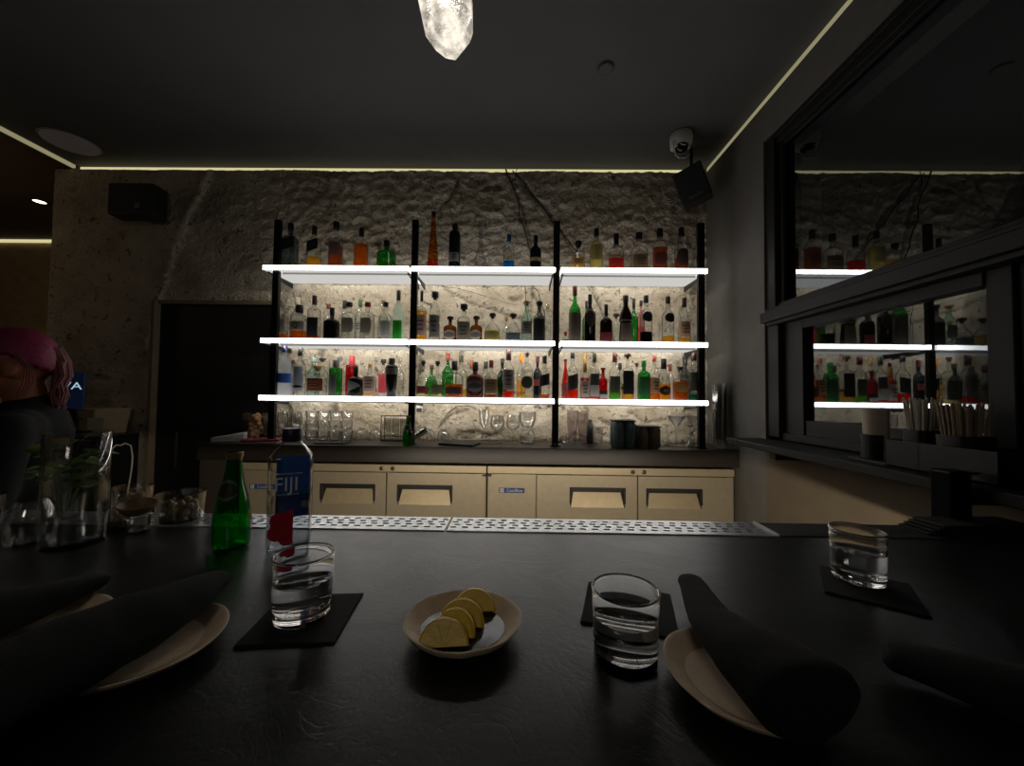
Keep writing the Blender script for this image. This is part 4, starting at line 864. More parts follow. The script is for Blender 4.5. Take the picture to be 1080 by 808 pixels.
# right part: martini, coupes, balloon
MART = [(0,.038),(.002,.038),(.006,.005),(.075,.0035),(.080,.006),(.135,.052),(.1352,.050),(.083,.003)]
def stem(kind, loc, label, group, rot=(0,0,0), s=1, name='cocktail_glass'):
    bm = lathe(NB(), kind, segs=24, capt=False)
    t = thing(name, label, 'glass', loc, rot, group); t.scale = (s,)*3
    ob('bowl_and_stem', bm, G_CL, t, smooth=60)
    return t
CP = [(0,.038),(.002,.038),(.005,.006),(.060,.004),(.066,.012),(.080,.040),(.105,.047),(.130,.043),(.1302,.042),(.105,.0455),(.081,.038),(.069,.004)]
WG = [(0,.036),(.002,.036),(.005,.006),(.070,.004),(.078,.014),(.100,.040),(.130,.046),(.175,.036),(.1752,.035),(.130,.0445),(.102,.038),(.080,.004)]
stem([(0,.034),(.002,.034),(.005,.004),(.080,.0035),(.085,.006),(.135,.030),(.21,.034),(.2102,.033),(.135,.028),(.088,.003)], (-.205,2.43,BCK), 'tall narrow cocktail glass with V-shaped bowl, leftmost of the middle group', 'stemware in the middle')
stem(WG, (-.118,2.41,BCK), 'wide wine glass, second from left in the middle group', 'stemware in the middle', name='wine_glass')
stem(WG, (-.020,2.44,BCK), 'wide wine glass, third from left in the middle group', 'stemware in the middle', name='wine_glass')
BAL = [(0,.030),(.002,.040),(.03,.050),(.06,.048),(.085,.034),(.0852,.033)]
one('stemless_glass', BAL, (.070,2.40,BCK), 'round stemless glass under the upturned goblet', 'glass', None)
stem([(0,.030),(.02,.040),(.055,.052),(.09,.054),(.105,.054),(.106,.050),(.0565,.050),(.02,.036),(.003,0)], (.070,2.40,BCK+.093), 'wide goblet bowl stacked on a round stemless glass', None, name='goblet')
# faceted crystal tumblers
b0 = None
for i, (x, y, l) in enumerate(((.352,2.42,'left of two tall fluted pinkish crystal glasses'), (.418,2.42,'right of two tall fluted pinkish crystal glasses'))):
    if b0 is None: b0 = one('crystal_glass', [(0,.022),(.003,.027),(.05,.025),(.10,.031),(.17,.036),(.21,.034),(.21,.032),(.17,.034),(.10,.029),(.02,.022),(.018,0)], (x,y,BCK), l, 'glass', 'tall fluted crystal glasses', segs=12, m=thin('crystal', (.95,.92,.935), .5, 3))
    else: place(b0, (x,y,BCK), .2, l)
b0 = None
for i, (x, y, z, l) in enumerate(((.305,2.38,0,'small cut-glass cup lying nearest the middle-right post'), (.300,2.46,.0,'small cut-glass cup behind, beside the middle-right post'), (.375,2.34,0,'small cut-glass cup in front of the fluted crystal glasses'))):
    if b0 is None: b0 = one('cut_glass_cup', [(0,.018),(.002,.022),(.02,.027),(.045,.026),(.045,.024),(.02,.024),(.004,0)], (x,y,BCK+z), l, 'glass', 'small cut-glass cups', segs=8, m=thin('bright', (1,1,1)))
    else: place(b0, (x,y,BCK+z), i, l)
t = thing('black_canister', 'slim black canister behind the fluted crystal glasses', 'canister', (.470,2.47,BCK))
ob('body', lathe(NB(), [(0,.019),(.002,.021),(.125,.021),(.13,.018)], segs=20), M_BLACK, t, smooth=50); ob('lid', lathe(NB(), [(.130,.018),(.150,.016),(.152,.014)], segs=20), M_RUB, t, smooth=50)
t = thing('measuring_tool', 'small black and chrome pour tool at the foot of the middle-right post', 'bar tool', (.232,2.30,BCK))
ob('body', lathe(NB(), [(0,.012),(.003,.018),(.018,.020),(.03,.014),(.031,0)], segs=18), M_BLACK, t, smooth=50); ob('ring', lathe(NB(), [(.012,.0195),(.016,.0225),(.020,.0195)], segs=18, capb=False, capt=False), mat('bright_steel', (0,0,0)), t); ob('spout', tb([(.012,0,.02),(.034,-.01,.034)], .006), M_DARKM, t)
one('water_glass', [(0,.028),(.003,.030),(.10,.036),(.1,.0345),(.01,.028),(.009,0)], (.520,2.47,BCK), 'plain clear glass under a round saucer, left of the cans', 'glass', None)
tag(ob('saucer', lathe(NB(), [(.0,.030),(.004,.058),(.006,.060),(.0065,.058),(.002,.0)], segs=28), G_CL, None, (.520,2.47,BCK+.101), smooth=50), 'round clear saucer resting on a plain glass', 'saucer')
# cans in carriers
def can(loc, r, h, m, label, group):
    t = thing('drink_can', label, 'can', loc, (0,0,random.uniform(0,3)), group)
    ob('body', lathe(NB(), [(0,r*.72),(.004,r*.8),(.012,r),(h-.018,r),(h-.006,r*.84)], segs=22, capt=True), m, t, smooth=50)
    ob('rim', lathe(NB(), [(h-.006,r*.86),(h,r*.86),(h,r*.80),(h-.004,r*.78),(h-.0035,0)], segs=22, capb=False), mat('can_rim', S(160,158,152), .3, .9), t, smooth=40)
    return t
M_CT = mat('teal_can', S(96,120,120), .45, .1, 0, 45, .8); M_CB = mat('brown_can', S(112,100,84), .45, .1, 0, 45, .9)
cans = []
for i, (x, y, wh) in enumerate(((.605,2.285,'front left'), (.672,2.285,'front right'), (.605,2.352,'back left'), (.672,2.352,'back right'))):
    t = can((x, y, BCK), .033, .155, M_CT, 'tall teal beverage can, %s of the taller four-pack' % wh, 'taller four-pack of cans')
for i, (x, y, wh) in enumerate(((.750,2.285,'front left'), (.817,2.285,'front right'), (.750,2.352,'back left'), (.817,2.352,'back right'))):
    t = can((x, y, BCK), .033, .122, M_CB, 'dark brown beverage can, %s of the shorter four-pack' % wh, 'shorter four-pack of cans')
for cx, h, l in ((.6385, .155, 'black plastic carrier clipped on the taller four-pack'), (.7835, .122, 'black plastic carrier clipped on the shorter four-pack')):
    bm = NB(); box(bm, -.064,.064,-.062,.062,.0,.006,.002); box(bm, -.067,-.040,-.03,.03,-.003,.0)
    tag(ob('can_carrier', bm, M_BLACK, None, (cx, 2.3185, BCK+h+.001)), l, 'can carrier')
# martini glasses to the right
for i, (x, y, up, l) in enumerate(((1.000,2.42,1,'upright martini glass, left of two upright ones by the right post'), (1.120,2.44,1,'upright martini glass nearest the right wall'),
        (.935,2.40,0,'upturned martini glass, leftmost, next to the cans'), (1.060,2.36,0,'upturned martini glass between the two upright ones'))):
    if up: stem([(0,.040),(.002,.040),(.006,.005),(.105,.0035),(.110,.006),(.185,.058),(.1852,.056),(.113,.003)], (x,y,BCK), l, 'martini glasses at the right')
    else: stem([(0,.040),(.0015,.0395),(.055,.006),(.060,.004),(.120,.0035),(.130,.030),(.132,.030),(.1325,0)], (x,y,BCK), l, 'martini glasses at the right')
# tower of nested clear cups, and small clear cups
b0 = None
for i in range(22):
    l = 'nested clear cup in the tall tower by the right wall' if 0 < i < 21 else ('topmost clear cup of the tower by the right wall' if i else 'bottom clear cup of the tower by the right wall')
    if b0 is None: b0 = one('plastic_cup', [(0,.030),(.002,.032),(.10,.0405),(.104,.042),(.104,.040),(.10,.039),(.004,.030),(.0035,0)], (1.222,2.33,BCK), l, 'cup', 'tower of nested clear cups', segs=18, m=thin('cup', (.97,.97,.965), .75, 3))
    else: place(b0, (1.222,2.33,BCK+.0135*i), 0, l)
b0 = None
for i, (x, y, l) in enumerate(((1.165,2.245,'first from left'), (1.188,2.245,'second from left'), (1.211,2.245,'third from left'), (1.234,2.245,'fourth from left'), (1.256,2.243,'last on the right'))):
    l = 'small clear shot cup at the counter end, %s of five' % l
    if b0 is None: b0 = one('shot_cup', [(0,.008),(.001,.009),(.060,.0105),(.060,.0095),(.003,.008),(.003,0)], (x,y,BCK), l, 'cup', 'five small shot cups', segs=12, m=thin('bright', (1,1,1)))
    else: place(b0, (x,y,BCK), 0, l)
t = tag(ob('wall_outlet', bxo(-.022,.022,-.014,0,-.03,.03,.003), M_WHITE, None, (-.645,2.553,EYE-.085)), 'small pale wall outlet right of the left-middle post', 'outlet'); ob('plug', bxo(-.012,.02,-.034,-.0145,-.032,-.006,.003), M_BLACK, t)

# ================================================================ CEILING AND WALL FIXTURES
t = thing('pendant_lamp', 'faceted crystal glass pendant lamp hanging at the top of the picture', 'pendant lamp', (-.173,.86,EYE+.800))
def crystal():
    m, nt, out = nodes('bubbled_crystal'); L = nt.links.new
    g = N(nt, 'ShaderNodeBsdfGlass'); g.inputs['IOR'].default_value = 1.5; g.inputs['Roughness'].default_value = .03
    tc = N(nt, 'ShaderNodeTexCoord'); v = N(nt, 'ShaderNodeTexVoronoi'); v.inputs['Scale'].default_value = 170; L(tc.outputs['Object'], v.inputs['Vector'])
    n = N(nt, 'ShaderNodeTexNoise'); n.inputs['Scale'].default_value = 28; n.inputs['Detail'].default_value = 5; L(tc.outputs['Object'], n.inputs['Vector'])
    ad = N(nt, 'ShaderNodeMath', operation='ADD'); L(v.outputs['Distance'], ad.inputs[0]); L(n.outputs['Fac'], ad.inputs[1])
    b = N(nt, 'ShaderNodeBump'); b.inputs['Distance'].default_value = .003; L(ad.outputs[0], b.inputs['Height']); L(b.outputs[0], g.inputs['Normal'])
    e = N(nt, 'ShaderNodeEmission'); e.inputs[0].default_value = (1,.90,.76,1)
    mr = N(nt, 'ShaderNodeMapRange'); mr.inputs[1].default_value = .40; mr.inputs[2].default_value = .62; mr.inputs[3].default_value = .02; mr.inputs[4].default_value = PEND; L(n.outputs['Fac'], mr.inputs[0]); L(mr.outputs[0], e.inputs[1])
    ms = N(nt, 'ShaderNodeMixShader'); ms.inputs[0].default_value = .42; L(g.outputs[0], ms.inputs[1]); L(e.outputs[0], ms.inputs[2]); L(ms.outputs[0], out.inputs[0]); return m
bm = NB(); lathe(bm, [(0,.028),(.001,.031),(.030,.050),(.055,.061),(.12,.066),(.24,.060),(.27,.040)], segs=8, a0=.35)
for v in bm.verts: v.co.x += .006*math.sin(v.co.z*40+v.co.y*30); v.co.z += .22*v.co.x*(-1 if v.co.z < .01 else 0)
ob('crystal_shade', bm, crystal(), t)
bm = NB(); ball(bm, (0,0,.13), (.012,.012,.035), 14); ob('bulb', bm, emis('bulb', (1,.88,.7), 9), t, smooth=80)
ob('cap', lathe(NB(), [(.27,.04),(.29,.03),(.30,.008)], segs=20), M_DARKM, t); ob('cord', tb([(0,0,.30),(0,0,1.572-.800)], .003), M_BLACK, t)
t = thing('security_camera', 'white dome security camera on the ceiling in front of the right corner', 'security camera', (.965,2.26,EYE+1.572))
ob('housing', lathe(NB(), [(-.075,.050),(-.060,.062),(-.02,.066),(-.001,.060)], segs=28), mat('grey_white_housing', S(190,190,186), .5), t, smooth=50)
ob('collar', lathe(NB(), [(-.084,.040),(-.080,.054),(-.074,.056),(-.070,.048)], segs=28, capb=False, capt=False), M_WHITE, t, (0,-.004,0), (.25,0,0), smooth=50)
bm = NB(); ball(bm, (0,-.006,-.080), (.040,.040,.034), 20); dome = ob('lens_dome', bm, mat('black_lens', S(8,8,9), .12), t, smooth=80)
bm = NB(); tube(bm, [(-.02,-.043,-.082),(-.008,-.045,-.092),(.008,-.045,-.090)], .003, 6); ob('lens_ring', bm, M_WHITE, dome)
ob('safety_wire', tb([(-.055,-.02,-.04),(-.056,-.03,-.10),(-.045,-.03,-.145),(-.02,-.02,-.155),(.02,-.01,-.15),(.05,0,-.125)], .0035), M_WHITE, t)
t = thing('corner_speaker', 'black angled loudspeaker hanging under the ceiling in the right corner', 'loudspeaker', (1.085,2.37,EYE+1.572))
ob('bracket', tb([(0,.02,-.002),(0,.02,-.12),(.0,.0,-.16)], .010), M_DARKM, t)
sp = ob('cabinet', bxo(-.085,.085,-.070,.085,-.105,.105,.008), mat('black_speaker', S(28,29,31), .5), t, (.0,.0,-.255), (math.radians(14), math.radians(-17), math.radians(-34)))
ob('grille', bxo(-.076,.076,-.074,-.0705,-.096,.096,.002), mat('speaker_grille', S(34,36,40), .6, 0, .001, 400), sp)
ob('badge_plate', bxo(-.040,.040,-.0765,-.074,-.080,-.064,.001), mat('dull_badge', S(66,68,72), .5), sp)
t = thing('wall_speaker', 'black boxy loudspeaker mounted high on the left of the back wall', 'loudspeaker', (-2.53,2.51,EYE+1.25))
ob('cabinet', bxo(-.150,.150,-.085,.03,-.105,.105,.012), mat('black_speaker', (0,0,0)), t)
ob('badge_plate', bxo(.035,.070,-.0885,-.085,-.065,-.030,.002), mat('grey_badge', S(120,116,108), .5), t)
ob('mounting_arm', tb([(0,.03,0),(0,.060,0)], .02), M_DARKM, t)
t = thing('ceiling_speaker', 'round flush speaker grille in the ceiling at upper left', 'loudspeaker', (-2.853,2.355,EYE+1.572), group=None)
ob('grille', lathe(NB(), [(-.008,.118),(-.006,.128),(-.003,.130)], segs=40), mat('lilac_white_grille', S(206,200,214), .7, 0, .001, 300), t, smooth=30)
ob('rim', lathe(NB(), [(-.004,.1305),(-.006,.137),(-.0005,.140)], segs=40, capb=False, capt=False), mat('rim_grey', S(130,126,132), .6), t)
t = thing('sprinkler_cover', 'small round flush cover in the ceiling right of the lamp', 'sprinkler cover', (.408,1.790,EYE+1.572))
ob('cover', lathe(NB(), [(-.010,.028),(-.008,.032),(-.004,.034),(-.0005,.034)], segs=28), M_CEIL, t, smooth=30); ob('collar', lathe(NB(), [(-.002,.034),(-.003,.040),(-.0004,.042)], segs=28, capb=False, capt=False), M_BLACK, t)
t = thing('recessed_downlight', 'small bright downlight in the side room ceiling', 'downlight', (-3.94,3.06,EYE+1.548))
ob('trim_ring', lathe(NB(), [(-.001,.055),(-.006,.052),(-.006,.040),(-.001,.038)], segs=28, capb=False, capt=False), M_DARKM, t); ob('lens', lathe(NB(), [(-.004,.038),(-.0035,.0)], segs=24, capb=True), emis('downlight_lens', (1,.85,.6), 3.0), t)

# ================================================================ LEFT STATION (printer, tablet, small black fridge)
t = thing('black_fridge', 'small black fridge standing against the back wall at the left', 'fridge', (-2.87,2.40,0))
ob('body', bxo(-.36,.36,-.10,.14,0,EYE-.285,.006), mat('fridge_black', S(18,17,17), .4), t); ob('door', bxo(-.35,.35,-.118,-.102,.06,EYE-.30,.006), mat('fridge_door', S(14,14,14), .3), t)
ob('edge_strip', bxo(-.36,.3605,-.105,.14,EYE-.2845,EYE-.279,.001), mat('dull_handle', (0,0,0)), t)
t = thing('receipt_printer', 'pale flat machine on the black fridge, behind the tall empty vase', 'printer', (-2.73,2.42,EYE-.278))
bm = NB(); box(bm, -.15,.15,-.10,.10,.0,.165,.006)
for v in bm.verts:
    if v.co.z > .08: v.co.x *= 1.12; v.co.y *= 1.12
ob('body', bm, mat('aged_plastic', S(170,150,118), .6), t); ob('slot', bxo(-.10,.10,-.1135,-.111,.10,.106), M_BLACK, t); ob('paper_tray', bxo(-.14,.16,-.14,-.113,.02,.035,.003), M_DARKM, t)
t = thing('tablet_screen', 'dark tablet with a lit two-letter logo behind the person', 'tablet', (-2.67,2.255,EYE-.278), (0,0,.25))
ob('stand', bxo(-.03,.03,-.01,.02,0,.20,.004), M_DARKM, t); sc_ = ob('screen', bxo(-.085,.085,-.022,-.010,.165,.385,.008), mat('tablet_navy', S(10,14,26), .25, emit=S(16,26,46), es=.35), t, rot=(-.05,0,0))
text('logo', 'VA', .062, emis('logo_white', S(170,195,215), .9), sc_, (.02,-.0225,.30), (PI/2,0,0), .0003, sx=1.3)
tag(ob('hanging_cable', tb([(-2.495,2.34,EYE-.39),(-2.492,2.355,EYE-.355),(-2.49,2.375,EYE-.34),(-2.49,2.40,EYE-.345),(-2.49,2.43,EYE-.335),(-2.49,2.465,EYE-.355),(-2.49,2.48,EYE-.43),(-2.49,2.475,EYE-.52),(-2.49,2.46,EYE-.64),(-2.47,2.44,.004)], .0045), M_WHITE), 'thin white cable hanging down the side of the black fridge', 'cable')
tag(ob('paper_slip', bxo(-.04,.04,-.002,.002,0,.11), mat('paper', S(176,166,146), .8), None, (-2.56,2.315,EYE-.278), (0,0,.3)), 'upright paper slip beside the printer', 'paper')

# ================================================================ SERVICE CADDY ON THE LEDGE
LZ = EYE-.205
t = thing('bar_caddy', 'black plastic bar caddy on the window ledge', 'caddy', (1.205,1.22,LZ))
M_CAD = mat('caddy_black', S(11,11,12), .5, spec=.3)
bm = NB(); box(bm, -.07,.07,-.30,.115,0,.012,.003); box(bm, -.07,-.064,-.30,-.02,.0,.085,.002); box(bm, .064,.07,-.30,.115,0,.085,.002)
for yy in (-.30,-.12,-.02): box(bm, -.07,.07,yy,yy+.006,0,.085,.002)
ob('tray', bm, M_CAD, t)
bm = NB()
for i in range(11):
    a0, a1 = PI*(.62+.76*i/11*1.0), PI*(.62+.76*(i+1)/11)
    for (a, b_) in ((a0, a1),):
        vs = []
        for r_, zz in ((.040,0),(.040,.09),(.044,.09),(.044,0)):
            vs.append((r_, zz))
        p = [bm.verts.new((.0+r_*math.cos(a), .080+r_*math.sin(a), zz)) for r_, zz in vs] + [bm.verts.new((.0+r_*math.cos(b_), .080+r_*math.sin(b_), zz)) for r_, zz in vs]
        for k in range(4): bm.faces.new((p[k], p[(k+1) % 4], p[4+(k+1) % 4], p[4+k]))
ob('cup_holder', bm, M_CAD, t)
o = ob('paper_cup', lathe(NB(), [(0,.031),(.002,.032),(.158,.035),(.160,.0362),(.162,.035),(.158,.034),(.006,.030),(.006,0)], segs=28, capt=False), mat('white_paper_cup', S(178,166,146), .7), None, (1.200,1.300,LZ+.013), smooth=50)
tag(o, 'tall plain white paper cup held by the black caddy', 'cup')
def holder(x, y, r, h, label):
    t = thing('straw_holder', label, 'holder', (x, y, LZ+.0125)); ob('cup', lathe(NB(), [(0,r*.9),(.002,r),(h,r*1.08),(h,r*1.0),(.006,r*.9),(.006,0)], segs=20, n=4, capt=False), M_CAD, t, smooth=50)
holder(1.205, 1.160, .032, .105, 'black holder of pale straws nearer the paper cups')
holder(1.205, 1.050, .042, .10, 'black holder of brown stirrers at the right of the caddy')
M_STR = mat('white_straw', S(164,158,146), .6); M_STR2 = mat('kraft_straw', S(124,106,82), .7)
s0 = s1 = None
for i in range(22):
    a = i*2.4; rr = .024*math.sqrt((i+.5)/22); h = .185+random.uniform(-.01,.012); x, y = 1.205+rr*math.cos(a), 1.160+rr*math.sin(a)
    rot = ((rr*math.sin(a))*-5, (rr*math.cos(a))*5, 0)
    if s0 is None: s0 = ob('straw', lathe(NB(), [(0,.003),(.185,.003),(.185,.0023),(.184,.002)], segs=8), M_STR, None, (x,y,LZ+.02), rot); o = s0
    else: o = s0.copy(); C.objects.link(o); o.location = (x,y,LZ+.02+random.uniform(-.001,.012)); o.rotation_euler = rot
    tag(o, 'pale paper straw standing in the black holder nearer the cups', 'straw', 'pale straws in the caddy')
for i in range(26):
    a = i*2.4; rr = .034*math.sqrt((i+.5)/26); x, y = 1.205+rr*math.cos(a), 1.050+rr*math.sin(a); rot = ((rr*math.sin(a))*-3.4, (rr*math.cos(a))*3.4, 0)
    if s1 is None: s1 = ob('straw', lathe(NB(), [(0,.0033),(.170,.0033),(.170,.0025),(.169,.002)], segs=8), M_STR2, None, (x,y,LZ+.02), rot); o = s1
    else: o = s1.copy(); C.objects.link(o); o.location = (x,y,LZ+.02+random.uniform(-.001,.012)); o.rotation_euler = rot
    tag(o, 'brown kraft straw standing in the black holder at the right', 'straw', 'kraft straws in the caddy')
t = thing('hanging_bin', 'tall black caddy body hanging off the ledge front below the straws', 'bin', (1.07,.965,EYE-.44))
ob('body', bxo(-.025,.024,-.026,.026,0,.27,.006), mat('bin_black', S(7,7,7), .8, spec=.1), t); ob('hook', bxo(-.025,.05,-.02,.02,.262,.268,.002), M_CAD, t)
t = thing('coaster_stack', 'low black ridged stack at the right end of the bar', 'coasters', (1.07,.93,BAR+.0015))
for i in range(4): ob('layer', bxo(-.13+.01*i,.13-.004*i,-.035,.035,.006*i,.006*i+.0045,.0015), M_RUB, t, (0,0,0), (0,0,.02*i))

# ================================================================ THINGS ON THE BAR
GLS = realglass('clear', (1,1,1), 1.45); WAT = realglass('water', (1,1,1), 1.33)
def rocks(loc, label, fill=.052, R=.0385, rot=0):
    t = thing('rocks_glass', label, 'glass', loc, (0,0,rot), 'rocks glasses of water on the bar')
    p = [(0,0),(.0,R*.86),(.0015,R*.92),(.006,R*.935),(.079,R*.995),(.0808,R+.0003),(.0820,R+.0004),(.0830,R-.0001),(.0836,R-.0009),(.0837,R-.0014),(.0836,R-.0019),(.0830,R-.0027),(.0820,R-.0031),(.0808,R-.0029),(.079,R-.0024),(.016,R*.93-.0026),(.0125,R*.85-.002),(.0115,R*.7),(.0108,0)]
    ob('glass', lathe(NB(), p, segs=64), GLS, t, smooth=50)
    def ri(z): return R*.93-.0026 + (R-.002-(R*.93-.0026))*(z-.016)/.064
    q = [(.0106,0),(.0113,R*.7),(.0123,R*.85-.0018),(.016,ri(.016)+.0002),(fill-.0015,ri(fill)+.0002),(fill,ri(fill)+.0002),(fill-.0012,ri(fill)-.0018),(fill-.0016,0)]
    ob('water', lathe(NB(), q, segs=64), WAT, t, smooth=50)
    return t
M_NAP = mat('black_napkin', S(13,13,14), .9, 0, .0006, 500)
def napkin(c, w_, d_, rz, label, shear=0):
    bm = NB(); n = 12
    G = [[None]*(n+1) for _ in range(n+1)]
    for j in (0,1,2):
        z = (.0004, .0022, .0040)[j]
    for lay, zb in enumerate((0, .0016)):
        g = []
        for i in range(n+1):
            row = []
            for k in range(n+1):
                u, v = i/n-.5, k/n-.5
                z = zb + .0014 + .0012*noise.noise(Vector((u*3+lay*4, v*3, c[0]*9)))
                row.append(bm.verts.new((u*w_*(1-.02*lay)+shear*v, v*d_*(1-.015*lay), z)))
            g.append(row)
        for i in range(n):
            for k in range(n): bm.faces.new((g[i][k], g[i+1][k], g[i+1][k+1], g[i][k+1]))
        ed = [e for e in bm.edges if e.is_boundary and abs(e.verts[0].co.z-zb) < .004]
    # skirt closing the edge
    ret = bmesh.ops.extrude_edge_only(bm, edges=[e for e in bm.edges if e.is_boundary])
    for v in ret['geom']:
        if isinstance(v, bmesh.types.BMVert): v.co.z = .0002
    return tag(ob('cocktail_napkin', bm, M_NAP, None, (c[0],c[1],BAR), (0,0,rz), smooth=40), label, 'napkin')
napkin((-.283,.530), .118, .118, .10, 'black paper napkin under the water glass beside the tall water bottle')
napkin((.166,.570), .125, .118, -.28, 'black paper napkin behind the middle water glass')
napkin((.574,.640), .118, .118, -.60, 'black paper napkin under the far right water glass')
rocks((-.2885,.530,BAR+.0045), 'rocks glass of water on a black napkin in front of the tall water bottle', .050)
rocks((.130,.459,BAR), 'rocks glass of water standing bare on the bar beside the rolled napkin', .053)
rocks((.580,.666,BAR+.0045), 'rocks glass of water on a black napkin at the far right', .050, .0385, .4)

# tall branded water bottle
t = thing('water_bottle', 'tall square clear water bottle with blue label and red flower', 'bottle', (-.447,.765,BAR), (0,0,.44))
HB = .236
sq = [(0,.020,3,1),(.0005,.030,4,1),(.006,.0365,5,1),(.02,.0385,5.5,1),(.045,.0375,5.5,1),(.16,.0375,5.5,1),(.178,.038,5,1),(.184,.0365,4.5,1),(.197,.027,3,1),(.208,.0175,2,1),(.214,.0145,2,1),(.222,.0145,2,1)]
ob('body', lathe(NB(), sq, segs=48, capt=False), thin('pet', (.93,.95,.96), .35, 1.6), t, smooth=60)
ob('water', lathe(NB(), [(.004,.028,4,1),(.012,.035,5,1),(.05,.0352,5.5,1)] + [(.098,.0352,5.5,1)], segs=48), thin('petwater', (.86,.88,.90), .5, 1.0), t, smooth=60)
ob('cap', lathe(NB(), [(.211,.0172),(.212,.0182),(.216,.0185),(.2165,.0172),(.219,.0178),(.234,.0176),(.236,.0160)], segs=32), mat('navy_cap', S(30,34,56), .45), t, smooth=40)
lb = ob('back_label', bxo(-.030,.0345,.0372,.0376,.050,.176), mat('blue_label', S(48,104,186), .6), t)
sd = ob('side_label', bxo(.0371,.0374,-.01,.033,.050,.172), mat('blue_label_side', S(44,96,176), .6), t)
M_LET = mat('silver_letter', S(236,238,242), .4)
text('brand_lettering', 'FIJI', .037, M_LET, t, (-.004,-.0386,.132), (PI/2,0,0), .0003, sx=.92)
text('small_print', 'Natural Artesian Water', .0048, M_LET, t, (-.001,-.0386,.1535), (PI/2,0,0), .0002)
text('small_print', 'From the islands of Fiji', .0040, M_LET, t, (-.001,-.0386,.1140), (PI/2,0,0), .0002)
bm = NB(); pts = []
for k in range(80):
    a = 2*PI*k/80; r = .031*(.76+.24*abs(math.cos(2.5*a+.4))) ; pts.append((min(.009, r*math.cos(a)-.004), r*math.sin(a)*1.12))
vs = [bm.verts.new((x, -.0388, .052+z)) for x, z in pts]; c0 = bm.verts.new((-.009,-.0388,.052))
for k in range(80): bm.faces.new((c0, vs[k], vs[(k+1) % 80]))
fl = ob('flower_print', bm, mat('hibiscus_red', S(186,16,44), .6), t)
bm = NB(); tube(bm, [(-.002,-.0396,.048),(-.010,-.0396,.056),(-.014,-.0396,.062)], [.0014,.001,.0016], 6); ob('flower_stamen', bm, mat('stamen', S(150,90,40), .6), fl)
bm = NB(); ob('white_flower_edge', lathe(NB(), [(0,.0),(.0003,.009),(.0006,0)], segs=5), mat('petal_white', S(200,205,215), .6), t, (.024,.0372,.075), (PI/2,0,0))

green_bottle((-.562,.765,BAR), .985, 'green glass sparkling water bottle on the bar beside the tall clear bottle', (0,0,.1))

# dish with lemon slices
def stone(name='pale_stoneware'):
    return mat(name, S(222,200,170), .7, 0, .001, 55, .2)
def rimplate(name, loc, a, b_, label, cat, glaze_col, glaze_r, h=.02, rot=0, seed=0, amp=.02):
    t = thing(name, label, cat, loc, (0,0,rot)); bm = NB(); segs = 72
    P_ = [(0,0),(0,.60),(.003,.70),(h*.55,.90),(h*.9,.985),(h,1.0),(h*1.03,.975),(h*.93,.93),(h*.62,.80),(h*.40,glaze_r),(h*.32,glaze_r*.9),(h*.30,0)]
    rings = []
    for z, r in P_:
        if r == 0: rings.append([bm.verts.new((0,0,z))]); continue
        ring = []
        for i in range(segs):
            th = 2*PI*i/segs; k = 1 + amp*noise.noise(Vector((math.cos(th)*1.6+seed, math.sin(th)*1.6, 0))) + amp*.4*noise.noise(Vector((math.cos(th)*4+seed, math.sin(th)*4, 3)))
            ring.append(bm.verts.new((r*a*k*math.cos(th), r*b_*k*math.sin(th), z*(1+.10*noise.noise(Vector((math.cos(th)*2, math.sin(th)*2, seed))) if r > .8 else 1))))
        rings.append(ring)
    for A, B_ in zip(rings, rings[1:]):
        for i in range(segs):
            j = (i+1) % segs
            if len(A) == 1: bm.faces.new((A[0], B_[j], B_[i]))
            elif len(B_) == 1: bm.faces.new((A[i], A[j], B_[0]))
            else: bm.faces.new((A[i], A[j], B_[j], B_[i]))
    ob('rim_and_base', bm, stone(), t, smooth=60)
    g = NB(); ring = [g.verts.new((glaze_r*.97*a*math.cos(2*PI*i/segs), glaze_r*.97*b_*math.sin(2*PI*i/segs), h*.42)) for i in range(segs)]; g.faces.new(ring)
    ob('glaze', g, glaze_col, t)
    return t
M_GLZ = mat('blue_grey_glaze', S(26,31,35), .16, 0, .0005, 22, .3)
rimplate('small_dish', (-.0655,.501,BAR), .0765, .070, 'small uneven stoneware dish holding lemon slices', 'dish', M_GLZ, .72, .022, 0, 3, .05)
def lemon(loc, rz, tilt, label, R=.030):
    t = thing('lemon_slice', label, 'lemon slice', loc, (0,0,rz), 'lemon slices in the small dish')
    bm = NB(); n = 18; th = .011
    def ring(r, y): return [bm.verts.new((r*math.cos(PI*i/n), y, r*math.sin(PI*i/n))) for i in range(n+1)]
    A = ring(R*.93, -th/2); B_ = ring(R, -th/4); C_ = ring(R, th/4); D = ring(R*.93, th/2)
    for p, q in ((A,B_),(B_,C_),(C_,D)):
        for i in range(n): bm.faces.new((p[i], p[i+1], q[i+1], q[i]))
    o1 = ob('rind', bm, mat('lemon_rind', S(240,196,50), .5, 0, .0008, 300), t, rot=(tilt,0,0), smooth=60)
    bm = NB(); A = [bm.verts.new((R*.925*math.cos(PI*i/n), -th/2, R*.925*math.sin(PI*i/n))) for i in range(n+1)]; B_ = [bm.verts.new((R*.925*math.cos(PI*i/n), th/2, R*.925*math.sin(PI*i/n))) for i in range(n+1)]
    bm.faces.new(A[::-1]); bm.faces.new(B_); bm.faces.new((A[0], A[-1], B_[-1], B_[0]))
    o2 = ob('flesh', bm, mat('lemon_flesh', S(240,206,90), .35, 0, .0012, 160), t, rot=(tilt,0,0))
    bm = NB(); 
    for k in (1,2,3,4): 
        a = PI*k/5; tube(bm, [(0,-th/2-.0002,.001),(R*.84*math.cos(a),-th/2-.0002,R*.84*math.sin(a))], .0007, 5)
    ob('membrane', bm, mat('lemon_pith', S(235,215,130), .6), t, rot=(tilt,0,0))
    return t
DZ = BAR+.0098
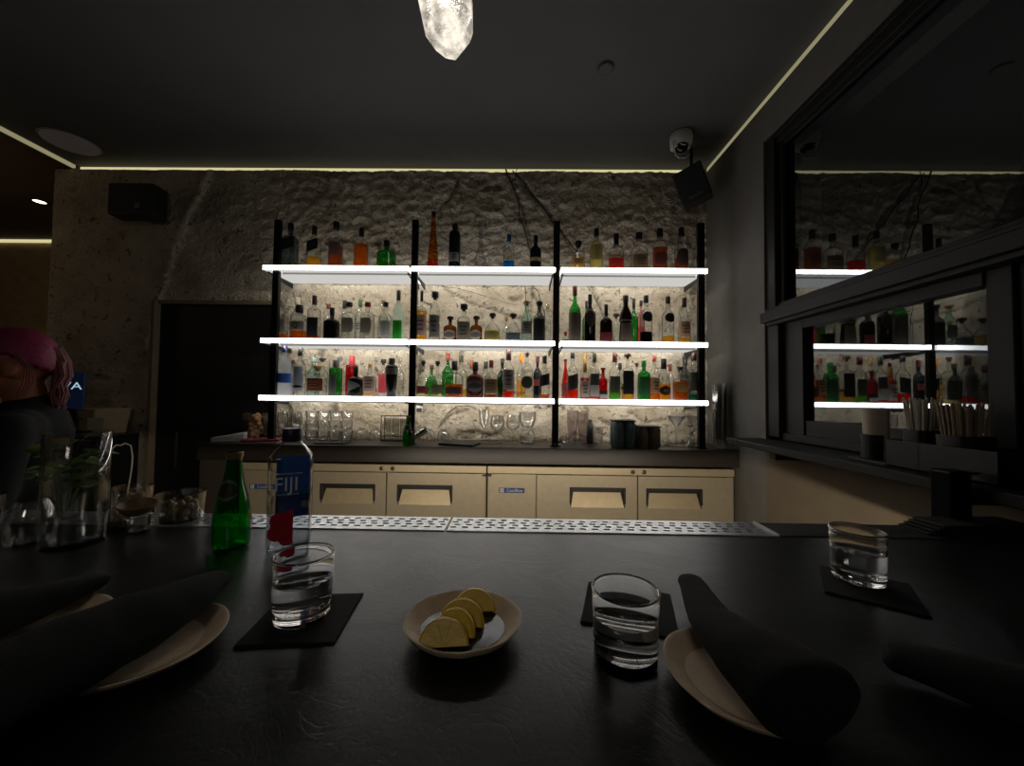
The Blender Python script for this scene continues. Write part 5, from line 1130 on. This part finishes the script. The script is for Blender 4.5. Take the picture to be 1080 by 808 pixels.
lemon((-.083,.462,DZ), .12, -.45, 'nearest lemon slice in the dish, lowest at the left', .030)
lemon((-.073,.490,DZ), -.42, -.38, 'second nearest lemon slice, smaller and further right', .027)
lemon((-.068,.507,DZ), -.22, -.42, 'third lemon slice from the front, in the middle of the dish', .030)
lemon((-.055,.534,DZ), .10, -.70, 'farthest lemon slice, leaning low against the rim', .030)

# plates with rolled napkins
rimplate('side_plate', (.2405,.419,BAR), .0745, .080, 'cream stoneware plate under a rolled black napkin, right of the middle glass', 'plate', stone('stoneware_inner'), .72, .018, .35, 5)
rimplate('side_plate', (-.436,.452,BAR), .086, .083, 'cream stoneware plate mostly covered by a black napkin, left of the water glass', 'plate', stone('stoneware_inner'), .72, .018, 0, 8)
rimplate('side_plate', (-.600,.470,BAR), .084, .078, 'cream stoneware plate at the far left edge under a rolled napkin', 'plate', stone('stoneware_inner'), .72, .018, 0, 12)
def roll(pts, rs, label, fl=.62):
    bm = NB(); n = 30; segs = 28; P_ = [Vector(p) for p in pts]; rings = []
    m_ = len(P_)-1
    for i in range(n+1):
        t = i/n*m_; k = min(m_-1, int(t)); f = t-k; p = P_[k].lerp(P_[k+1], smst(f)*.3+f*.7); r = rs[k]+(rs[k+1]-rs[k])*f
        d = (P_[min(k+1, m_)]-P_[k]).normalized(); a = d.cross(Vector((0,0,1))).normalized(); b_ = a.cross(d)
        e = 1 if 1 < i < n-1 else (.55 if i in (0,n) else .88)
        ring = []
        for s_ in range(segs):
            th = 2*PI*s_/segs; q = 1+.05*noise.noise(Vector((math.cos(th)*2, math.sin(th)*2, i*.35)))+.035*math.sin(3*th+i*.22)
            off = a*math.cos(th)*r*e*q + b_*math.sin(th)*r*fl*e*q
            v = p+off; v.z = max(v.z, BAR+.001); ring.append(bm.verts.new(v))
        rings.append(ring)
    for A, B_ in zip(rings, rings[1:]):
        for i in range(segs): bm.faces.new((A[i], A[(i+1) % segs], B_[(i+1) % segs], B_[i]))
    bm.faces.new(rings[0][::-1]); bm.faces.new(rings[-1])
    return tag(ob('rolled_napkin', bm, mat('black_cloth', S(9,9,10), .95, 0, .0008, 700), None, smooth=60), label, 'rolled napkin')
Z0 = BAR
roll([(.262,.590,Z0+.036),(.250,.530,Z0+.038),(.238,.470,Z0+.040),(.248,.400,Z0+.044),(.262,.335,Z0+.042)], [.0165,.021,.028,.046,.056], 'rolled black cloth napkin lying across the right plate')
roll([(-.432,.572,Z0+.036),(-.428,.51,Z0+.040),(-.434,.455,Z0+.042),(-.446,.40,Z0+.042),(-.455,.34,Z0+.040),(-.46,.27,Z0+.036)], [.018,.036,.050,.056,.056,.050], 'black cloth napkin covering the plate left of the water glass', .55)
roll([(-.606,.572,Z0+.030),(-.614,.51,Z0+.034),(-.628,.455,Z0+.036),(-.642,.40,Z0+.036),(-.652,.34,Z0+.034)], [.0155,.030,.044,.050,.048], 'rolled black cloth napkin lying across the far left plate, end towards the small glasses', .6)
roll([(.415,.448,Z0+.022),(.47,.400,Z0+.026),(.53,.35,Z0+.026)], [.020,.036,.045], 'dark folded cloth napkin lying alone at the lower right', .6)

# ---- group of glasses at the left end
t = thing('glass_vase', 'tall clear cylindrical vase with a small metal tag, left side of the bar', 'vase', (-.880,.765,BAR))
R_ = .048; H_ = .222
ob('glass', lathe(NB(), [(0,0),(0,R_*.94),(.003,R_),(H_-.001,R_),(H_,R_-.001),(H_-.001,R_-.003),(.012,R_-.003),(.010,R_*.8),(.009,0)], segs=48), thin('vase', (.95,.96,.96), .5, 1.8), t, smooth=50)
bm = NB()
for k in range(9):
    for s_ in (0,):
        a0, a1 = -PI/2+.30-.30+(.62*k/9), -PI/2+.30-.30+(.62*(k+1)/9)
        vs = [bm.verts.new(((R_+.0008)*math.cos(a), (R_+.0008)*math.sin(a), z)) for a, z in ((a0,H_-.018),(a1,H_-.018),(a1,H_-.006),(a0,H_-.006))]; bm.faces.new(vs)
ob('metal_tag', bm, mat('brass_tag', S(176,160,130), .35, .6), t)
def herbs(cx, cy, z, label):
    t = thing('herb_bunch', label, 'herbs', (cx, cy, z)); M_LEAF = mat('leaf_green', S(110,136,66), .6, vary=.4, scale=60); random.seed(3)
    for k in range(9):
        a = k*2.4; L_ = .03+.05*random.random(); tip = Vector((math.cos(a)*.06*random.uniform(.3,1.3), math.sin(a)*.03, L_+.05))
        bm = NB(); tube(bm, [(0,0,-.02), (tip.x*.4, tip.y*.4, L_*.6), tip], .0012, 5); ob('stem', bm, M_LEAF, t)
        bm = NB()
        for q in range(7):
            c_ = tip + Vector((random.uniform(-.025,.025), random.uniform(-.02,.02), random.uniform(-.035,.015))); ln = random.uniform(.022,.036); rz = random.uniform(0,6.3); ti = random.uniform(-.6,.9)
            R3 = Euler((ti, random.uniform(-.5,.5), rz)).to_matrix(); prof_ = [(0,0),(.25,.36),(.55,.42),(.85,.2),(1,0)]
            up = [bm.verts.new(c_ + R3 @ Vector((u*ln, w_*ln, .12*ln*math.sin(u*3)))) for u, w_ in prof_]; dn = [bm.verts.new(c_ + R3 @ Vector((u*ln, -w_*ln, .12*ln*math.sin(u*3)))) for u, w_ in prof_[1:-1]]
            md = [bm.verts.new(c_ + R3 @ Vector((u*ln, 0, -.06*ln))) for u, w_ in prof_[1:-1]]
            U = up[1:-1]
            bm.faces.new((up[0], U[0], md[0])); bm.faces.new((up[0], md[0], dn[0]))
            for w2 in (0,1): bm.faces.new((U[w2], U[w2+1], md[w2+1], md[w2])); bm.faces.new((md[w2], md[w2+1], dn[w2+1], dn[w2]))
            bm.faces.new((U[2], up[4], md[2])); bm.faces.new((md[2], up[4], dn[2]))
        ob('leaves', bm, M_LEAF, t, smooth=80)
herbs(-1.045, .885, BAR+.035, 'bunch of green mint sprigs in a tumbler behind the tall vase')
one('tumbler', [(0,.030),(.003,.032),(.06,.035),(.06,.033),(.012,.030),(.010,0)], (-1.045,.885,BAR), 'clear tumbler holding the mint sprigs', 'glass', None, segs=32)
one('rounded_glass', [(0,.024),(.003,.034),(.035,.040),(.065,.032),(.085,.022),(.085,.020),(.063,.030),(.035,.038),(.006,.030),(.006,0)], (-.975,.770,BAR), 'small round-bellied clear glass left of the tall vase', 'glass', None, segs=32)
t = thing('drink_glass', 'tumbler of dark reddish drink at the far left edge', 'glass', (-1.02,.715,BAR))
ob('glass', lathe(NB(), [(0,.034),(.003,.036),(.105,.041),(.105,.039),(.01,.033),(.008,0)], segs=32, capt=False), G_CL, t, smooth=50); ob('drink', lathe(NB(), [(.009,.032),(.075,.0372)], segs=32), liq('reddrink', (.34,.10,.05), .2), t, smooth=50)
def bits(center, r, z0, n, col, label, group, size=.009, seed=1):
    random.seed(seed); base = None
    for i in range(n):
        a = i*2.4; rr = r*math.sqrt(((i*7) % n + .5)/n); z = z0 + size*.9 + (i/n)*size*2.6
        loc = (center[0]+rr*math.cos(a), center[1]+rr*math.sin(a), z)
        if base is None:
            bm = NB(); ball(bm, (0,0,0), (size*1.25,size,size*.9), 14)
            for v in bm.verts: v.co *= 1+.16*noise.noise(v.co*130)
            base = ob('garnish', bm, mat('garnish_'+group[:6], col, .35), None, loc, (i,i,i), smooth=80); o = base
        else: o = base.copy(); C.objects.link(o); o.location = loc; o.rotation_euler = (i*1.3, i*.7, i)
        tag(o, label, 'garnish', group)
def garn(loc, R, h, label, col, blabel, group, n, size, seed):
    one('garnish_glass', [(0,R*.85),(.003,R*.92),(h,R),(h,R-.002),(.008,R*.90),(.006,0)], loc, label, 'glass', None, segs=36, m=thin('ware2', (.96,.96,.95), .45, 3))
    bits(loc, R*.62, loc[2]+.007, n, col, blabel, group, size, seed)
garn((-.797,.914,BAR+.0022), .048, .064, 'wide clear glass of olives left of the green bottle', S(122,104,56), 'olive in the wide clear glass', 'olives in the wide glass', 20, .0095, 1)
garn((-.885,.850,BAR), .030, .058, 'small clear glass of pale garnish with red cherries just right of the vase', S(150,126,98), 'pale rounded garnish in the glass right of the vase', 'pale garnish in the glass by the vase', 12, .0095, 2)
garn((-.965,.965,BAR+.003), .040, .064, 'clear glass of pale garnish seen through the tall vase', S(140,120,92), 'pale garnish seen through the vase', 'pale garnish behind the vase', 14, .0095, 3)
t = thing('cut_glass', 'small faceted crystal tumbler under the tilted garnish bowl', 'glass', (-.820,.835,BAR))
ob('glass', lathe(NB(), [(0,.017),(.002,.019),(.034,.021),(.034,.019),(.005,.017),(.004,0)], segs=10, capt=False), thin('bright', (1,1,1)), t)
t = thing('garnish_bowl', 'tilted brown garnish bowl resting on the small faceted tumbler', 'bowl', (-.826,.838,BAR+.038), (.12,.1,0))
ob('bowl', lathe(NB(), [(0,0),(0,.012),(.006,.024),(.018,.032),(.024,.034),(.024,.032),(.016,.029),(.004,.018),(.003,0)], segs=28), mat('brown_bowl', S(120,92,62), .5), t, smooth=60)

# ================================================================ PERSON
def person():
    t = thing('person', 'person with pink hair in a ponytail and black top facing left behind the bar', 'person', (-1.755,1.32,0), (0,0,.62))
    SK = mat('skin', S(168,104,80), .55, 0, .0004, 200); 
    bm = NB(); hz = 1.455                                   # head centre height, facing -X
    ball(bm, (0,0,hz+.018), (.097,.075,.098)); ball(bm, (-.030,0,hz-.03), (.066,.060,.080)); ball(bm, (-.060,0,hz-.085), (.030,.034,.022))
    limb(bm, (-.094,0,hz+.01), (-.112,0,hz-.022), .008, .013, 10); ball(bm, (-.096,0,hz-.055), (.011,.024,.006), 12); ball(bm, (-.095,0,hz-.064), (.010,.021,.006), 12)
    for s in (-1,1):
        ball(bm, (-.084,s*.032,hz-.028), (.022,.022,.02), 12); ball(bm, (.012,s*.078,hz-.015), (.018,.008,.030), 14); ball(bm, (.004,s*.077,hz-.035), (.010,.008,.012), 10)
        ball(bm, (-.088,s*.032,hz+.022), (.012,.020,.006), 10)
    limb(bm, (.018,0,hz-.06), (.040,0,hz-.155), .052, .055)
    limb(bm, (.045,-.10,hz-.215), (.045,.10,hz-.215), .062, .062); limb(bm, (.035,0,hz-.22), (.030,0,hz-.42), .105, .098); limb(bm, (.03,-.035,hz-.42), (.03,.035,hz-.42), .10, .10)
    limb(bm, (.03,0,hz-.40), (.03,0,hz-.55), .100, .118)
    for s in (-1,1):
        sh = Vector((.045,s*.150,hz-.215)); el = Vector((.02,s*.185,hz-.47)); wr = Vector((-.20,s*.12,hz-.42))
        limb(bm, sh, el, .046, .036); limb(bm, el, wr, .036, .024)
        d = (wr-el).normalized(); palm = wr + d*.05
        ball(bm, palm, (.045,.022,.034), 14)
        for f in range(4):
            b0_ = palm + d*.030 + Vector((0,0,.024-.016*f)); L_ = (.036,.042,.038,.030)[f]; k1 = b0_ + d*L_ + Vector((0,-s*.006,0)); k2 = k1 + d*L_*.5 + Vector((0,-s*.020,-.004)); limb(bm, b0_, k1, .0088, .0080, 8); limb(bm, k1, k2, .0080, .0070, 8)
        th0 = palm + Vector((.015,-s*.010,.022)); th1 = th0 + Vector((-.025,-s*.020,.024)); th2 = th1 + Vector((-.024,-s*.006,.004)); limb(bm, th0, th1, .012, .010, 8); limb(bm, th1, th2, .010, .008, 8)
        hp = Vector((.03,s*.075,hz-.56)); kn = Vector((.01,s*.085,.50)); an = Vector((.04,s*.09,.09)); limb(bm, hp, kn, .088, .055); limb(bm, kn, an, .055, .036); limb(bm, an+Vector((.01,0,-.04)), (-.12,s*.095,.040), .036, .030)
    ob('body', union(bm, .0062, 4), SK, t, smooth=180)
    for s in (-1,1):
        bm = NB(); ball(bm, (-.087,s*.031,hz+.004), (.010,.013,.0085), 14); e = ob('eye', bm, mat('eye_white', S(200,196,190), .2), t, smooth=80)
        bm = NB(); ball(bm, (-.0945,s*.031,hz+.004), (.0035,.0055,.0058), 12); ob('iris', bm, mat('iris', S(40,28,22), .2), e, smooth=80)
    bm = NB(); ball(bm, (-.1025,0,hz-.0595), (.006,.021,.0075), 12); ob('lips', bm, mat('lips', S(150,70,70), .4), t, smooth=80)
    # top
    bm = NB(); limb(bm, (.045,-.11,hz-.218), (.045,.11,hz-.218), .068, .068); limb(bm, (.036,0,hz-.225), (.030,0,hz-.42), .114, .106); limb(bm, (.03,-.04,hz-.42), (.03,.04,hz-.42), .108, .108); limb(bm, (.03,0,hz-.40), (.03,0,hz-.60), .108, .128)
    limb(bm, (.036,0,hz-.13), (.042,0,hz-.17), .058, .075)
    for s in (-1,1): limb(bm, (.045,s*.152,hz-.216), (.02,s*.187,hz-.47), .058, .048); limb(bm, (.02,s*.187,hz-.47), (-.15,s*.135,hz-.432), .048, .040)
    ob('black_top', union(bm, .009, 5), mat('black_shirt', S(10,10,13), .9, 0, .001, 300), t, smooth=180)
    bm = NB()
    for s in (-1,1): limb(bm, (.03,s*.075,hz-.57), (.01,s*.085,.50), .100, .068); limb(bm, (.01,s*.085,.50), (.04,s*.09,.10), .068, .055)
    limb(bm, (.03,-.05,hz-.56), (.03,.05,hz-.56), .112, .112); ob('trousers', union(bm, .011, 4), mat('black_trousers', S(18,18,20), .9), t, smooth=180)
    for s in (-1,1):
        bm = NB(); limb(bm, (.05,s*.09,.05), (-.13,s*.096,.045), .048, .042); ob('shoe', union(bm, .008, 3), mat('black_shoe', S(14,14,14), .5), t, smooth=180)
    # hair: pink crown swept back into a ponytail with loose strands
    HP = mat('pink_hair', S(132,34,74), .5, 0, .003, 60, .35); HB_ = mat('faded_hair', S(116,60,62), .55, 0, .003, 60, .4)
    bm = NB(); bmesh.ops.create_uvsphere(bm, u_segments=72, v_segments=40, radius=1)
    for v in list(bm.verts):
        c_ = v.co.copy(); front = -c_.x
        if c_.z < .10 + .55*max(0, front)**1.5 - .55*max(0, c_.x): bm.verts.remove(v); continue
        gr = 1+.020*math.sin(math.atan2(c_.y, c_.z+.3)*34+noise.noise(c_*3)*3)
        v.co = Vector((.004+c_.x*.110*gr, c_.y*.090*gr, hz+.016+c_.z*.114*gr))
    ret = bmesh.ops.extrude_edge_only(bm, edges=[e for e in bm.edges if e.is_boundary])
    for v in ret['geom']:
        if isinstance(v, bmesh.types.BMVert): v.co = Vector((v.co.x*.88, v.co.y*.86, v.co.z-.004))
    ob('hair', bm, HP, t, smooth=80)
    random.seed(5)
    bm = NB()
    for k in range(46):
        a = random.uniform(0, 2*PI); r_ = .028*math.sqrt(random.random()); o1, o2 = r_*math.cos(a), r_*math.sin(a)
        sw = random.uniform(.7,1.3)
        wv = .010*math.sin(k*1.7)
        tube(bm, [(.060+o1*.5, o2*.8, hz+.080+o1*.3), (.092+o1*.6, o2, hz+.062), (.108+o1*.7, o2*1.1, hz+.020), (.110+o1*.6+wv, o2*1.1-.005, hz-.035), (.106+o1*.6*sw-wv, o2*1.1-.01, hz-.080-.02*sw), (.112+o1*sw*.5+wv*.5, o2*.8-.015, hz-.115-.035*sw)], [.005+.003*random.random(),.008,.007+.002*random.random(),.006,.004,.001], 6)
    ob('ponytail', bm, HB_, t, smooth=80)
    bm = NB()
    for k in range(4):
        y_ = -.080-.002*k; tube(bm, [(-.02+.012*k, y_+.012, hz+.060-.004*k), (.020+.007*k, y_-.006, hz+.030-.003*k), (.045+.006*k, y_+.002, hz-.01), (.040+.008*k, y_+.012, hz-.06), (.025+.006*k, y_+.020, hz-.11)], [.0016,.0018,.0016,.0014,.001], 5)
    ob('loose_strands', bm, HB_, t, smooth=80)
    ob('hair_tie', lathe(NB(), [(-.006,.016),(0,.020),(.006,.016)], segs=20, capb=False, capt=False), M_BLACK, t, (.100,0,hz+.058), (0,2.1,0))
person()

# every part without parent that is not tagged gets a safe label
for o in C.objects:
    if o.parent is None and o.type in ('MESH','EMPTY') and 'kind' not in o and 'label' not in o: print('UNTAGGED', o.name)
print('N objects', len(C.objects))
